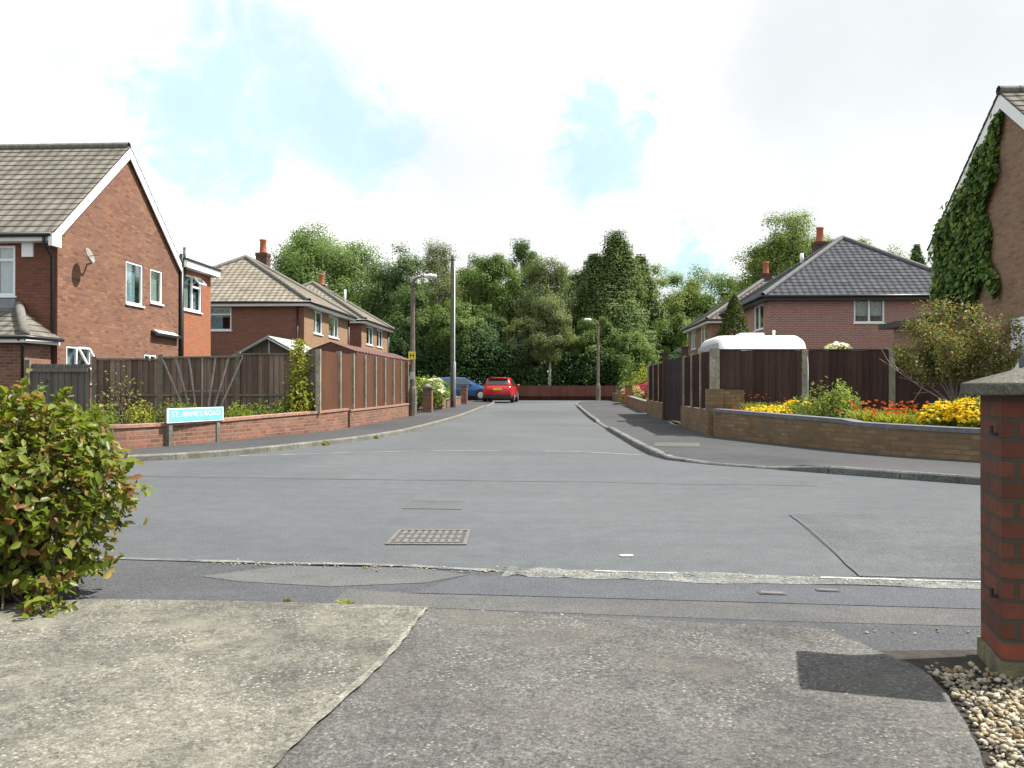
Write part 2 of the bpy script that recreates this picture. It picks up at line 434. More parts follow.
MAT['fl_pink'] = M_leaf('petal_pink', [(0, (.55, .30, .26)), (1, (.70, .48, .40))], trans=.3, tint=9)


# ------------------------------------------------------------------ mesh builder
class MB:
    def __init__(s):
        s.v, s.f = [], []

    def add(s, vs, fs):
        b = len(s.v)
        s.v += [Vector(p) for p in vs]
        s.f += [tuple(b + i for i in f) for f in fs]
        return s

    def quad(s, a, b, c, d):
        return s.add([a, b, c, d], [(0, 1, 2, 3)])

    def box(s, x0, x1, y0, y1, z0, z1):
        return s.fbox((0, 0, 0), (1, 0, 0), (0, 1, 0), x0, x1, y0, y1, z0, z1)

    def fbox(s, o, t, n, u0, u1, d0, d1, z0, z1):
        o, t, n = Vector(o), Vector(t), Vector(n)
        P = [o + t * u + n * d + Z3 * z for z in (z0, z1) for (u, d) in ((u0, d0), (u1, d0), (u1, d1), (u0, d1))]
        return s.add(P, [(0, 3, 2, 1), (4, 5, 6, 7), (0, 1, 5, 4), (1, 2, 6, 5), (2, 3, 7, 6), (3, 0, 4, 7)])

    def bar(s, a, b, w, h, up=Z3):
        a, b = Vector(a), Vector(b)
        d = (b - a).normalized()
        x = d.cross(up)
        if x.length < 1e-4:
            x = d.cross(Vector((1, 0, 0)))
        x.normalize()
        y = x.cross(d)
        P = [p + x * i * w / 2 + y * j * h / 2 for p in (a, b) for (i, j) in ((-1, -1), (1, -1), (1, 1), (-1, 1))]
        return s.add(P, [(0, 3, 2, 1), (4, 5, 6, 7), (0, 1, 5, 4), (1, 2, 6, 5), (2, 3, 7, 6), (3, 0, 4, 7)])

    def tube(s, path, rad, seg=8, cap=True):
        path = [Vector(p) for p in path]
        if isinstance(rad, (int, float)):
            rad = [rad] * len(path)
        rings = []
        px = None
        for i, p in enumerate(path):
            d = (path[min(i + 1, len(path) - 1)] - path[max(i - 1, 0)]).normalized()
            x = px if px is not None else (d.cross(Z3) if abs(d.z) < .95 else d.cross(Vector((1, 0, 0))))
            x = (x - d * x.dot(d))
            if x.length < 1e-5:
                x = d.orthogonal()
            x.normalize()
            px = x
            y = d.cross(x)
            rings.append([p + (x * math.cos(2 * PI * k / seg) + y * math.sin(2 * PI * k / seg)) * rad[i] for k in range(seg)])
        vs = [q for r in rings for q in r]
        fs = []
        for i in range(len(rings) - 1):
            for k in range(seg):
                a, b = i * seg + k, i * seg + (k + 1) % seg
                fs.append((a, b, b + seg, a + seg))
        if cap:
            fs.append(tuple(range(seg))[::-1])
            fs.append(tuple((len(rings) - 1) * seg + k for k in range(seg)))
        return s.add(vs, fs)

    def lathe(s, c, prof, seg=20, axis='z'):
        c = Vector(c)
        vs, fs = [], []
        for (r, h) in prof:
            for k in range(seg):
                a = 2 * PI * k / seg
                p = Vector((r * math.cos(a), r * math.sin(a), h))
                if axis == 'x':
                    p = Vector((p.z, p.x, p.y))
                if axis == 'y':
                    p = Vector((p.x, p.z, p.y))
                vs.append(c + p)
        for i in range(len(prof) - 1):
            for k in range(seg):
                a, b = i * seg + k, i * seg + (k + 1) % seg
                fs.append((a, b, b + seg, a + seg))
        fs.append(tuple(range(seg))[::-1])
        fs.append(tuple((len(prof) - 1) * seg + k for k in range(seg)))
        return s.add(vs, fs)

    def prism(s, pts, d):
        """closed polygon pts extruded by vector d"""
        n = len(pts)
        pts = [Vector(p) for p in pts]
        d = Vector(d)
        return s.add(pts + [p + d for p in pts],
                     [tuple(range(n))[::-1], tuple(range(n, 2 * n))] + [(i, (i + 1) % n, n + (i + 1) % n, n + i) for i in range(n)])

    def build(s, name, mat, parent=None, smooth=False, bevel=0, keep=False, recalc=True):
        off = Vector((0, 0, 0))
        root = parent
        while root is not None and root.parent is not None:
            root = root.parent
        if root is not None:
            off = root.location.copy()
        elif not keep:
            xs = [p.x for p in s.v]; ys = [p.y for p in s.v]; zs = [p.z for p in s.v]
            off = Vector(((min(xs) + max(xs)) / 2, (min(ys) + max(ys)) / 2, min(zs)))
        me = bpy.data.meshes.new(name)
        me.from_pydata([p - off for p in s.v], [], s.f)
        if recalc or bevel:
            bm = bmesh.new()
            bm.from_mesh(me)
            if bevel:
                bmesh.ops.bevel(bm, geom=bm.edges[:], offset=bevel, segments=2, affect='EDGES', profile=.5)
            if recalc:
                bmesh.ops.recalc_face_normals(bm, faces=bm.faces[:])
            bm.to_mesh(me)
            bm.free()
        me.update()
        box_uv(me)
        if smooth:
            me.polygons.foreach_set('use_smooth', [True] * len(me.polygons))
        me.materials.append(MAT[mat] if isinstance(mat, str) else mat)
        o = bpy.data.objects.new(name, me)
        COL.objects.link(o)
        if root is None:
            o.location = off
        else:
            o.parent = parent
        return o


def box_uv(me):
    uv = me.uv_layers.new(name='UVMap')
    V = me.vertices
    data = uv.data
    for p in me.polygons:
        n = p.normal
        if abs(n.z) > .985:
            t, b = Vector((1, 0, 0)), Vector((0, 1, 0))
        else:
            t = Z3.cross(n).normalized()
            b = n.cross(t)
        for li in p.loop_indices:
            co = V[me.loops[li].vertex_index].co
            data[li].uv = (co.dot(t), co.dot(b))


def tag(o, label=None, cat=None, group=None, kind=None):
    if label: o['label'] = label
    if cat: o['category'] = cat
    if group: o['group'] = group
    if kind: o['kind'] = kind
    return o


def thing(name, label, cat, loc=(0, 0, 0), rz=0, group=None):
    o = bpy.data.objects.new(name, None)
    COL.objects.link(o)
    o.empty_display_size = .2
    o.location = loc
    o.rotation_euler = (0, 0, rz)
    return tag(o, label, cat, group)


def copy_tree(o, parent=None):
    c = o.copy()
    COL.objects.link(c)
    c.parent = parent
    for ch in list(o.children):
        copy_tree(ch, c)
    return c


def smooth_path(pts, n=6):
    """Catmull-Rom through 2-D points"""
    out = []
    P = [Vector((p[0], p[1], 0)) for p in pts]
    for i in range(len(P) - 1):
        p0, p1, p2, p3 = P[max(i - 1, 0)], P[i], P[i + 1], P[min(i + 2, len(P) - 1)]
        for k in range(n):
            t = k / n
            q = .5 * ((2 * p1) + (p2 - p0) * t + (2 * p0 - 5 * p1 + 4 * p2 - p3) * t * t + (3 * p1 - p0 - 3 * p2 + p3) * t ** 3)
            out.append((q.x, q.y))
    out.append((P[-1].x, P[-1].y))
    return out


def offset_path(pts, d):
    """offset to the left of travel by d"""
    out = []
    for i, p in enumerate(pts):
        a = Vector(pts[max(i - 1, 0)]); b = Vector(pts[min(i + 1, len(pts) - 1)])
        t = (b - a).normalized()
        out.append((p[0] - t.y * d, p[1] + t.x * d))
    return out


DROPS = [((2.35, 12.5), .75, .068), ((1.36, 25.5), 1.9, .06), ((1.1, 46), 2.2, .06), ((-3.5, 46), 3.0, .06)]


def drop(x, y):                              # dropped kerbs: the pavement dips to the road
    d = 0
    for (c, r, k) in DROPS:
        q = math.hypot(x - c[0], y - c[1])
        t = min(max((r + .65 - q) / .65, 0), 1)
        d = max(d, k * t * t * (3 - 2 * t))
    return d


def sheet(name, pts, z, mat, kind='structure', warp=True, thick=0, dips=False):
    bm = bmesh.new()
    vs = [bm.verts.new((x, y, 0)) for x, y in pts]
    f = bm.faces.new(vs)
    f.normal_update()
    if f.normal.z < 0:
        f.normal_flip()
    if warp:
        for yy in range(28, 54, 3):
            bmesh.ops.bisect_plane(bm, geom=bm.verts[:] + bm.edges[:] + bm.faces[:], plane_co=(0, yy, 0), plane_no=(0, 1, 0))
    if dips:
        for (c, r, k) in DROPS:
            for ax in (0, 1):
                for i in range(-7, 8):
                    co = [0, 0, 0]; no = [0, 0, 0]
                    co[ax] = c[ax] + i * (r + .65) / 7; no[ax] = 1
                    fs = [f for f in bm.faces if (f.calc_center_median() - Vector((*c, 0))).length < 40]
                    bmesh.ops.bisect_plane(bm, geom=list({v for f in fs for v in f.verts}) + list({e for f in fs for e in f.edges}) + fs, plane_co=co, plane_no=no)
    bmesh.ops.triangulate(bm, faces=bm.faces[:])
    if thick:
        r = bmesh.ops.extrude_face_region(bm, geom=bm.faces[:])
        for v in r['geom']:
            if isinstance(v, bmesh.types.BMVert):
                v.co.z += thick
        bmesh.ops.recalc_face_normals(bm, faces=bm.faces[:])
    for v in bm.verts:
        v.co.z += z + (G(v.co.y) if warp else 0) - (drop(v.co.x, v.co.y) if dips else 0)
    me = bpy.data.meshes.new(name)
    bm.to_mesh(me)
    bm.free()
    box_uv(me)
    me.materials.append(MAT[mat])
    o = bpy.data.objects.new(name, me)
    COL.objects.link(o)
    if kind:
        o['kind'] = kind
    return o


def strip(name, pts, w, z, mat, kind='structure', jit=0, seed=0):
    """flat ribbon along a path (w = width or list)"""
    rr = random.Random(seed)
    if isinstance(w, (int, float)):
        w = [w * (1 + rr.uniform(-jit, jit)) for _ in pts]
    mb = MB()
    L, Rr = [], []
    for i, p in enumerate(pts):
        a = Vector(pts[max(i - 1, 0)]); b = Vector(pts[min(i + 1, len(pts) - 1)])
        t = (b - a).normalized()
        n = Vector((-t.y, t.x))
        L.append((p[0] + n.x * w[i] / 2, p[1] + n.y * w[i] / 2, z + G(p[1])))
        Rr.append((p[0] - n.x * w[i] / 2, p[1] - n.y * w[i] / 2, z + G(p[1])))
    for i in range(len(pts) - 1):
        mb.quad(Rr[i], Rr[i + 1], L[i + 1], L[i])
    o = mb.build(name, mat, keep=True)
    if kind:
        o['kind'] = kind
    return o


def resample(pts, step):
    P = [Vector(p) for p in pts]
    out = [P[0].copy()]
    acc = 0
    for a, b in zip(P, P[1:]):
        d = (b - a).length
        pos = step - acc
        while pos <= d:
            out.append(a + (b - a) * (pos / d))
            pos += step
        acc = (acc + d) % step if d else acc
    return [(p.x, p.y) for p in out]


def wall_path_mb(pts, th, z0, z1, mb=None):
    mb = mb or MB()
    A = offset_path(pts, th / 2)
    B = offset_path(pts, -th / 2)
    n = len(pts)
    vs, fs = [], []
    for i in range(n):
        g = G(pts[i][1])
        za = z0[i] if isinstance(z0, list) else z0
        zb = z1[i] if isinstance(z1, list) else z1
        vs += [(*A[i], za + g), (*B[i], za + g), (*B[i], zb + g), (*A[i], zb + g)]
    for i in range(n - 1):
        a, b = 4 * i, 4 * i + 4
        for k in range(4):
            fs.append((a + k, a + (k + 1) % 4, b + (k + 1) % 4, b + k))
    fs += [(0, 3, 2, 1), (4 * n - 4, 4 * n - 3, 4 * n - 2, 4 * n - 1)]
    return mb.add(vs, fs)


# ------------------------------------------------------------------ foliage
def leaf_arrays(C, N, size, aspect, rng, fold=0.0, along=None):
    """C centres, N normals, size per leaf -> diamond leaves (fold>0: six-vertex folded leaves)"""
    n = len(C)
    N = N / np.maximum(np.linalg.norm(N, axis=1, keepdims=True), 1e-6)
    r = rng.normal(size=(n, 3)) if along is None else along + rng.normal(size=(n, 3)) * .25
    d = r - N * np.sum(r * N, 1, keepdims=True)
    d /= np.maximum(np.linalg.norm(d, axis=1, keepdims=True), 1e-6)
    e = np.cross(N, d)
    s = np.asarray(size).reshape(-1, 1) * np.ones((n, 1))
    if not fold:
        V = np.stack([C - d * s * .5, C + e * s * aspect * .5 - d * s * .08, C + d * s * .5, C - e * s * aspect * .5 - d * s * .08], 1)
        F = np.arange(n * 4).reshape(n, 4)
        return V.reshape(-1, 3), F
    h = s * fold
    w = s * aspect * .5
    V = np.stack([C - d * s * .5,
                  C + e * w - d * s * .18 + N * h, C + e * w * .85 + d * s * .18 + N * h,
                  C + d * s * .5 - N * h * .8,
                  C - e * w * .85 + d * s * .18 + N * h, C - e * w - d * s * .18 + N * h], 1)
    b = (np.arange(n) * 6).reshape(n, 1)
    F = np.concatenate([b + np.array([[0, 1, 2, 3]]), b + np.array([[0, 3, 4, 5]])], 0)
    return V.reshape(-1, 3), F


def np_mesh(name, V, F, mat, parent=None, off=(0, 0, 0)):
    V = np.asarray(V, dtype=np.float32) - np.asarray(off, dtype=np.float32)
    F = np.asarray(F, dtype=np.int32)
    k = F.shape[1]
    me = bpy.data.meshes.new(name)
    me.vertices.add(len(V))
    me.vertices.foreach_set('co', V.ravel())
    me.loops.add(F.size)
    me.loops.foreach_set('vertex_index', F.ravel())
    me.polygons.add(len(F))
    me.polygons.foreach_set('loop_start', np.arange(0, F.size, k, dtype=np.int32))
    me.polygons.foreach_set('loop_total', np.full(len(F), k, dtype=np.int32))
    me.update(calc_edges=True)
    me.validate()
    me.materials.append(MAT[mat])
    o = bpy.data.objects.new(name, me)
    COL.objects.link(o)
    if parent is not None:
        o.parent = parent
    return o


def unit(rng, n):
    v = rng.normal(size=(n, 3))
    return v / np.linalg.norm(v, axis=1, keepdims=True)


def crown(rng, H, R, base, kind, clumps, per, lsize, lump=.25):
    """returns leaf centres, normals, sizes, clump centres (local, trunk at the origin, top at H)"""
    cs = []
    hh = (H - base) / 2
    ph = rng.uniform(0, 6.28, 6)
    while len(cs) < clumps:
        d = unit(rng, 1)[0]
        az = math.atan2(d[1], d[0])
        lm = 1 + lump * (math.sin(2 * az + ph[0]) * .5 + math.sin(3 * az + ph[1] + 2 * d[2]) * .5 + math.sin(5 * d[2] + ph[2]) * .4)
        rr = rng.uniform(.25, 1) ** .55
        if kind == 'cone':
            t = rng.uniform(0, 1) ** 1.15
            w = (1 - t) ** .74 * (1 + .20 * math.sin(3 * az + ph[0]) + .16 * math.sin(9 * t + ph[1] + 2 * az))
            q = rng.uniform(.3, 1) ** .5
            p = np.array([math.cos(az) * R * w * q, math.sin(az) * R * w * q, base + t * (H - base)])
        elif kind == 'column':
            t = rng.uniform(0, 1)
            w = (math.sin(PI * min(t * .82 + .12, 1)) ** .6) * (1 + .3 * math.sin(3 * az + ph[0] + 6 * t) + .2 * math.sin(11 * t + ph[1]))
            q = rng.uniform(.15, 1) ** .6
            p = np.array([math.cos(az) * R * w * q, math.sin(az) * R * w * q, base + t * (H - base)])
        else:
            p = np.array([d[0] * R * rr * lm, d[1] * R * rr * lm, base + hh + d[2] * hh * rr * (lm if d[2] > 0 else .9)])
            if p[2] > H: continue
        cs.append(p)
    cs = np.array(cs)
    cr = R * {'cone': .15, 'column': .27}.get(kind, .23) * rng.uniform(.65, 1.35, clumps)
    k = np.repeat(np.arange(clumps), per)
    g = rng.normal(size=(len(k), 3)) * np.array([.62, .62, .46])
    if kind == 'birch':
        g = rng.normal(size=(len(k), 3)) * np.array([.5, .5, .85])
    if kind == 'cone':
        g = rng.normal(size=(len(k), 3)) * np.array([.6, .6, .8])
    g = np.clip(g, -1.0, 1.0)
    C = cs[k] + g * cr[k][:, None]
    axis = np.zeros((len(k), 3)); axis[:, 2] = C[:, 2]
    outw = C - np.array([0, 0, base + hh * .7])
    outw /= np.maximum(np.linalg.norm(outw, axis=1, keepdims=True), 1e-5)
    N = outw * .55 + g * .75 + np.array([0, 0, .40]) + rng.normal(size=C.shape) * .30
    size = lsize * rng.uniform(.6, 1.35, len(C))
    return C, N, size, cs


def limbs(mb, rng, H, base, cs, r0, nl=9, seg=6):
    top = base + (H - base) * .72
    jx, jy = rng.uniform(-.03, .03, 2) * H
    mb.tube([(0, 0, -.1), (jx * .3, jy * .3, base * .6), (jx, jy, base + (top - base) * .5), (jx * 1.2, jy * 1.2, top)], [r0 * 1.25, r0, r0 * .6, r0 * .18], 8)
    for i in rng.choice(len(cs), min(nl, len(cs)), replace=False):
        c = cs[i]
        z0 = base * .8 + (min(c[2], top) - base * .8) * .55
        z0 = max(z0, base * .5)
        s = np.array([jx * z0 / H, jy * z0 / H, z0])
        m = (s + c) / 2 + np.array([0, 0, .04 * H])
        mb.tube([s, m, c], [r0 * .4, r0 * .24, r0 * .07], seg, cap=False)


def tree(name, label, loc, H, R, base, kind, leaf, seed, clumps=90, per=95, lsize=.26, r0=.16, bark='bark', group='trees beyond the end of the street', cat='tree'):
    rng = np.random.default_rng(seed)
    t = thing(name, label, cat, loc, 0, group)
    C, N, s, cs = crown(rng, H, R, base, kind, int(clumps * 1.45), int(per * 4.6), lsize * .57)
    V, F = leaf_arrays(C, N, s, .62, rng)
    np_mesh('crown', V, F, leaf, t)
    mb = MB()
    limbs(mb, rng, H, base, cs, r0)
    # built in local coordinates
    loc0 = t.location.copy(); t.location = (0, 0, 0)
    mb.build('trunk', bark, t, smooth=True)
    t.location = loc0
    return t


def local(t, fn):
    """run fn while the thing sits unrotated at the origin"""
    l, r = t.location.copy(), t.rotation_euler.copy()
    t.location = (0, 0, 0); t.rotation_euler = (0, 0, 0)
    fn()
    t.location = l; t.rotation_euler = r


# ------------------------------------------------------------------ building helpers
SIDES = {'s': ((1, 0, 0), (0, -1, 0)), 'e': ((0, 1, 0), (1, 0, 0)), 'n': ((-1, 0, 0), (0, 1, 0)), 'w': ((0, -1, 0), (-1, 0, 0))}


def wall_grid(mb, o, t, n, u0, u1, z0, z1, holes=(), reveal=.10):
    o, t, n = Vector(o), Vector(t), Vector(n)
    P = lambda u, z, d=0: o + t * u + n * d + Z3 * z
    us = sorted({u0, u1, *[h[0] for h in holes], *[h[1] for h in holes]})
    zs = sorted({z0, z1, *[h[2] for h in holes], *[h[3] for h in holes]})
    for a, b in zip(us, us[1:]):
        for c, d in zip(zs, zs[1:]):
            um, zm = (a + b) / 2, (c + d) / 2
            if any(h[0] < um < h[1] and h[2] < zm < h[3] for h in holes):
                continue
            mb.quad(P(a, c), P(b, c), P(b, d), P(a, d))
    for (a, b, c, d) in [h[:4] for h in holes]:
        mb.quad(P(a, c), P(a, d), P(a, d, -reveal), P(a, c, -reveal))
        mb.quad(P(b, c), P(b, c, -reveal), P(b, d, -reveal), P(b, d))
        mb.quad(P(a, d), P(b, d), P(b, d, -reveal), P(a, d, -reveal))
        mb.quad(P(a, c), P(a, c, -reveal), P(b, c, -reveal), P(b, c))


def window(parent, o, t, n, u0, u1, z0, z1, mull=(), trans=(), curtain=None, fw=.065, sill=True, vent=None, label=None):
    """frame in an opening; mull: fractions of vertical bars, trans: (fraction of height, u fraction from, to)"""
    mb = MB()
    d0, d1 = -.085, -.02
    mb.fbox(o, t, n, u0, u1, d0, d1, z0, z0 + fw)
    mb.fbox(o, t, n, u0, u1, d0, d1, z1 - fw, z1)
    mb.fbox(o, t, n, u0, u0 + fw, d0, d1, z0 + fw, z1 - fw)
    mb.fbox(o, t, n, u1 - fw, u1, d0, d1, z0 + fw, z1 - fw)
    W, H = u1 - u0, z1 - z0
    for m in mull:
        mb.fbox(o, t, n, u0 + W * m - fw * .55, u0 + W * m + fw * .55, d0, d1 - .003, z0 + fw, z1 - fw)
    for (q, a, b) in trans:
        mb.fbox(o, t, n, u0 + W * a + fw * .5, u0 + W * b - fw * .5, d0 + .004, d1 - .006, z0 + H * q - fw * .5, z0 + H * q + fw * .5)
    w = mb.build('window', 'upvc', parent)
    if label: w['label'] = label
    g = MB().fbox(o, t, n, u0 + fw * .5, u1 - fw * .5, -.056, -.050, z0 + fw * .5, z1 - fw * .5)
    g.build('pane', 'glass', w)
    if sill:
        MB().fbox(o, t, n, u0 - .05, u1 + .05, -.08, .05, z0 - .05, z0 - .002).build('sill', 'upvc', w)
    if curtain:
        mat, parts = curtain
        for (a, b, c, d) in parts:      # u fractions and height fractions
            cm = MB()
            k = max(3, int((b - a) * W / .05))
            for i in range(k):
                ua, ub = u0 + W * (a + (b - a) * i / k), u0 + W * (a + (b - a) * (i + 1) / k)
                dd = -.15 - (.03 if i % 2 else 0)
                dn = -.15 - (0 if i % 2 else .03)
                o_, t_, n_ = Vector(o), Vector(t), Vector(n)
                cm.quad(o_ + t_ * ua + n_ * dd + Z3 * (z0 + H * c), o_ + t_ * ub + n_ * dn + Z3 * (z0 + H * c),
                        o_ + t_ * ub + n_ * dn + Z3 * (z0 + H * d), o_ + t_ * ua + n_ * dd + Z3 * (z0 + H * d))
            cm.build('curtain', mat, w)
    if vent:
        ua, ub, za, zb, ang = vent           # open top-hung casement, hinged at zb
        o_, t_, n_ = Vector(o), Vector(t), Vector(n)
        ca, sa = math.cos(ang), math.sin(ang)
        h = zb - za
        P = lambda u, k: o_ + t_ * u + n_ * (-.015 + sa * h * k) + Z3 * (zb - ca * h * k)
        vm = MB()
        for (p, q) in ((P(ua, 0), P(ub, 0)), (P(ua, 1), P(ub, 1)), (P(ua, 0), P(ua, 1)), (P(ub, 0), P(ub, 1))):
            vm.bar(p, q, .05, .045, n_)
        vm.build('casement', 'upvc', w)
    return w


def roof_face(mb, A, B, C, D, gauge=.29, th=.022):
    A, B, C, D = Vector(A), Vector(B), Vector(C), Vector(D)
    n = (B - A).cross(D - A).normalized()
    if n.z < 0: n = -n
    L = ((C + D) / 2 - (A + B) / 2).length
    k = max(2, round(L / gauge))
    for i in range(k):
        t0, t1 = i / k, (i + 1) / k
        a, b = A + (D - A) * t0, B + (C - B) * t0
        d, c = A + (D - A) * t1, B + (C - B) * t1
        a1, b1 = a + n * th, b + n * th
        d1, c1 = d + n * .002, c + n * .002
        if (c - d).length < 1e-3:
            mb.add([a1, b1, c1], [(0, 1, 2)])
        else:
            mb.quad(a1, b1, c1, d1)
        mb.quad(a - n * .01, b - n * .01, b1, a1)


def chimney(parent, x, y, z0, z1, w=.62, d=.85, pots=1, potlean=0):
    c = MB().box(x - w / 2, x + w / 2, y - d / 2, y + d / 2, z0, z1 - .16)
    c.box(x - w / 2 - .025, x + w / 2 + .025, y - d / 2 - .025, y + d / 2 + .025, z1 - .16, z1)
    ch = c.build('chimney', 'brick_ring', parent)
    for i in range(pots):
        p = MB().lathe((x, y + (i - (pots - 1) / 2) * .36, z1 - .002), [(.21, 0), (.19, .06), (.16, .62), (.19, .66), (.19, .74), (.13, .74), (.13, .6)], 14)
        p.build('chimney_pot', 'pot', ch, smooth=True)
    return ch


def hip_house(name, label, x0, x1, y0, y1, z0, eave, apex, brick, tile, holes, oh=.32, ridge='ridge', group='semi-detached houses along the side street', face='e', front=None, fascia='white'):
    t = thing(name, label, 'house', ((x0 + x1) / 2, (y0 + y1) / 2, z0), 0, group)
    org = {'s': (x0, y0, 0), 'e': (x1, y0, 0), 'n': (x1, y1, 0), 'w': (x0, y1, 0)}
    ln = {'s': x1 - x0, 'n': x1 - x0, 'e': y1 - y0, 'w': y1 - y0}
    mb = MB()
    for s, (tt, nn) in SIDES.items():
        if front and s == face: continue
        wall_grid(mb, org[s], tt, nn, 0, ln[s], z0 - .1, eave, [h['r'] for h in holes.get(s, [])])
    mb.build('wall', brick, t, recalc=False)
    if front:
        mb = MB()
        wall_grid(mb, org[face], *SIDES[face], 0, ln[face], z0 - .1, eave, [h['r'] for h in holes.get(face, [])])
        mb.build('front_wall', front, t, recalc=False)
    for s, hs in holes.items():
        for h in hs:
            window(t, org[s], *SIDES[s], *h['r'], mull=h.get('m', ()), trans=h.get('t', ()), curtain=h.get('c'), sill=h.get('sill', True))
    X0, X1, Y0, Y1 = x0 - oh, x1 + oh, y0 - oh, y1 + oh
    ze = eave - .05
    cx, cy = (x0 + x1) / 2, (y0 + y1) / 2
    hw = (X1 - X0) / 2
    half = max((Y1 - Y0) / 2 - hw * .93, .15)
    A, B, C, D = (X0, Y0, ze), (X1, Y0, ze), (X1, Y1, ze), (X0, Y1, ze)
    R0, R1 = (cx, cy - half, apex), (cx, cy + half, apex)
    r = MB()
    roof_face(r, A, B, R0, R0)
    roof_face(r, B, C, R1, R0)
    roof_face(r, C, D, R1, R1)
    roof_face(r, D, A, R0, R1)
    ro = r.build('roof', tile, t)
    rt = MB()
    for a, b in ((A, R0), (B, R0), (C, R1), (D, R1), (R0, R1)):
        a, b = Vector(a) + Z3 * .045, Vector(b) + Z3 * .045
        n = max(2, int((b - a).length / .45))
        for i in range(n):
            rt.tube([a + (b - a) * (i / n), a + (b - a) * ((i + 1.02) / n)], [.110, .106], 8, cap=False)
    rt.build('ridge_tiles', ridge, ro, smooth=True)
    f = MB()
    for (o, tt, nn, L) in (((X0, Y0, 0), (1, 0, 0), (0, -1, 0), X1 - X0), ((X1, Y0, 0), (0, 1, 0), (1, 0, 0), Y1 - Y0),
                           ((X1, Y1, 0), (-1, 0, 0), (0, 1, 0), X1 - X0), ((X0, Y1, 0), (0, -1, 0), (-1, 0, 0), Y1 - Y0)):
        f.fbox(o, tt, nn, .022, L - .022, -.025, -.002, ze - .19, ze - .03)
    f.box(X0 + .03, X1 - .03, Y0 + .03, Y1 - .03, ze - .185, ze - .165)
    f.build('fascia', fascia, t)
    g = MB()
    q = .055
    g.tube([(X0 - q, Y0 - q, ze - .02), (X1 + q, Y0 - q, ze - .02)], .055, 8)
    g.tube([(X1 + q, Y0 - q, ze - .02), (X1 + q, Y1 + q, ze - .02)], .055, 8)
    g.tube([(X1 + q, Y1 + q, ze - .02), (X0 - q, Y1 + q, ze - .02)], .055, 8)
    g.tube([(X0 - q, Y1 + q, ze - .02), (X0 - q, Y0 - q, ze - .02)], .055, 8)
    g.build('gutter', 'black', t, smooth=True)
    return t, ro


def downpipe(parent, pts, r=.04, mat='black', name='downpipe'):
    return MB().tube(pts, r, 8).build(name, mat, parent, smooth=True)


# ================================================================== GROUND
ground = sheet('ground', [(-450, -300), (450, -300), (450, 700), (-450, 700)], -.12, 'grass', warp=False)
road = sheet('road', [(-60, 10.4), (-14, 6.45), (-2.4, 5.33), (2.38, 4.89), (14, 3.8), (60, -.4), (60, 40), (30, 63), (-30, 63), (-60, 40)], 0, 'asphalt')

LK = smooth_path([(-60, 16.5), (-14, 12.0), (-8.6, 11.85), (-7.2, 12.15), (-6.42, 12.56), (-5.67, 13.33), (-5.08, 14.41), (-4.55, 16.2), (-4.12, 17.8), (-3.80, 20), (-3.66, 22), (-3.55, 30), (-3.47, 40), (-3.45, 47), (-3.7, 50.5), (-5, 53), (-7.5, 53.9), (-12, 54), (-30, 54)], 5)
LW = smooth_path([(-16, 13.75), (-10, 13.55), (-8.2, 13.7), (-7.45, 14.05), (-7.13, 14.68), (-6.84, 15.5), (-6.57, 16.4), (-6.27, 17.7), (-5.93, 19.0), (-5.68, 19.9), (-5.53, 20.8), (-5.5, 22.5)], 5)
RK = smooth_path([(60, 3.2), (14, 7.5), (8, 8.3), (6.5, 8.85), (5.6, 9.45), (4.90, 10.07), (3.88, 11.03), (3.1, 11.78), (2.62, 12.2), (2.01, 12.81), (1.72, 13.42), (1.57, 14.97), (1.46, 19.5), (1.36, 25.1), (1.22, 35), (1.10, 45), (1.3, 49), (2.6, 53.2), (5, 55.5), (10, 57), (30, 57.5)], 5)
RW = smooth_path([(14, 10.3), (8.2, 11.1), (6.9, 11.75), (6.05, 12.45), (5.49, 13.15), (4.95, 14.1), (4.43, 15.62), (4.02, 16.9), (3.66, 18.0), (3.5, 18.5)], 5)

# pavements run from the kerb to just behind the boundary walls
pl = offset_path(LK, .11)
sheet('pavement', pl + [(-30, 56.5), (-9, 56.5), (-5.5, 52), (-5.45, 22.5)] + offset_path(LW, .05)[::-1] + [(-60, 18.6)], .08, 'pavement', dips=True)
pr = offset_path(RK, -.11)
sheet('pavement', pr + [(30, 59.5), (7, 58.5), (3.75, 55), (3.65, 30), (3.5, 18.5)] + offset_path(RW, -.05)[::-1] + [(60, 5.6)], .08, 'pavement', dips=True)
# private ground behind the walls
sheet('garden_ground', [(-60, 18.6)] + offset_path(LW, .05) + [(-5.45, 22.5), (-5.5, 52), (-9, 56.5), (-30, 56.5), (-60, 58)], .10, 'soil')
sheet('garden_ground', [(60, 5.6)] + offset_path(RW, -.05) + [(3.5, 18.5), (3.65, 30), (3.75, 55), (7, 58.5), (30, 59.5), (60, 60)], .10, 'soil')
sheet('grass', [(-60, 59.6), (60, 59.6), (140, 130), (-140, 130)], .30, 'grass')


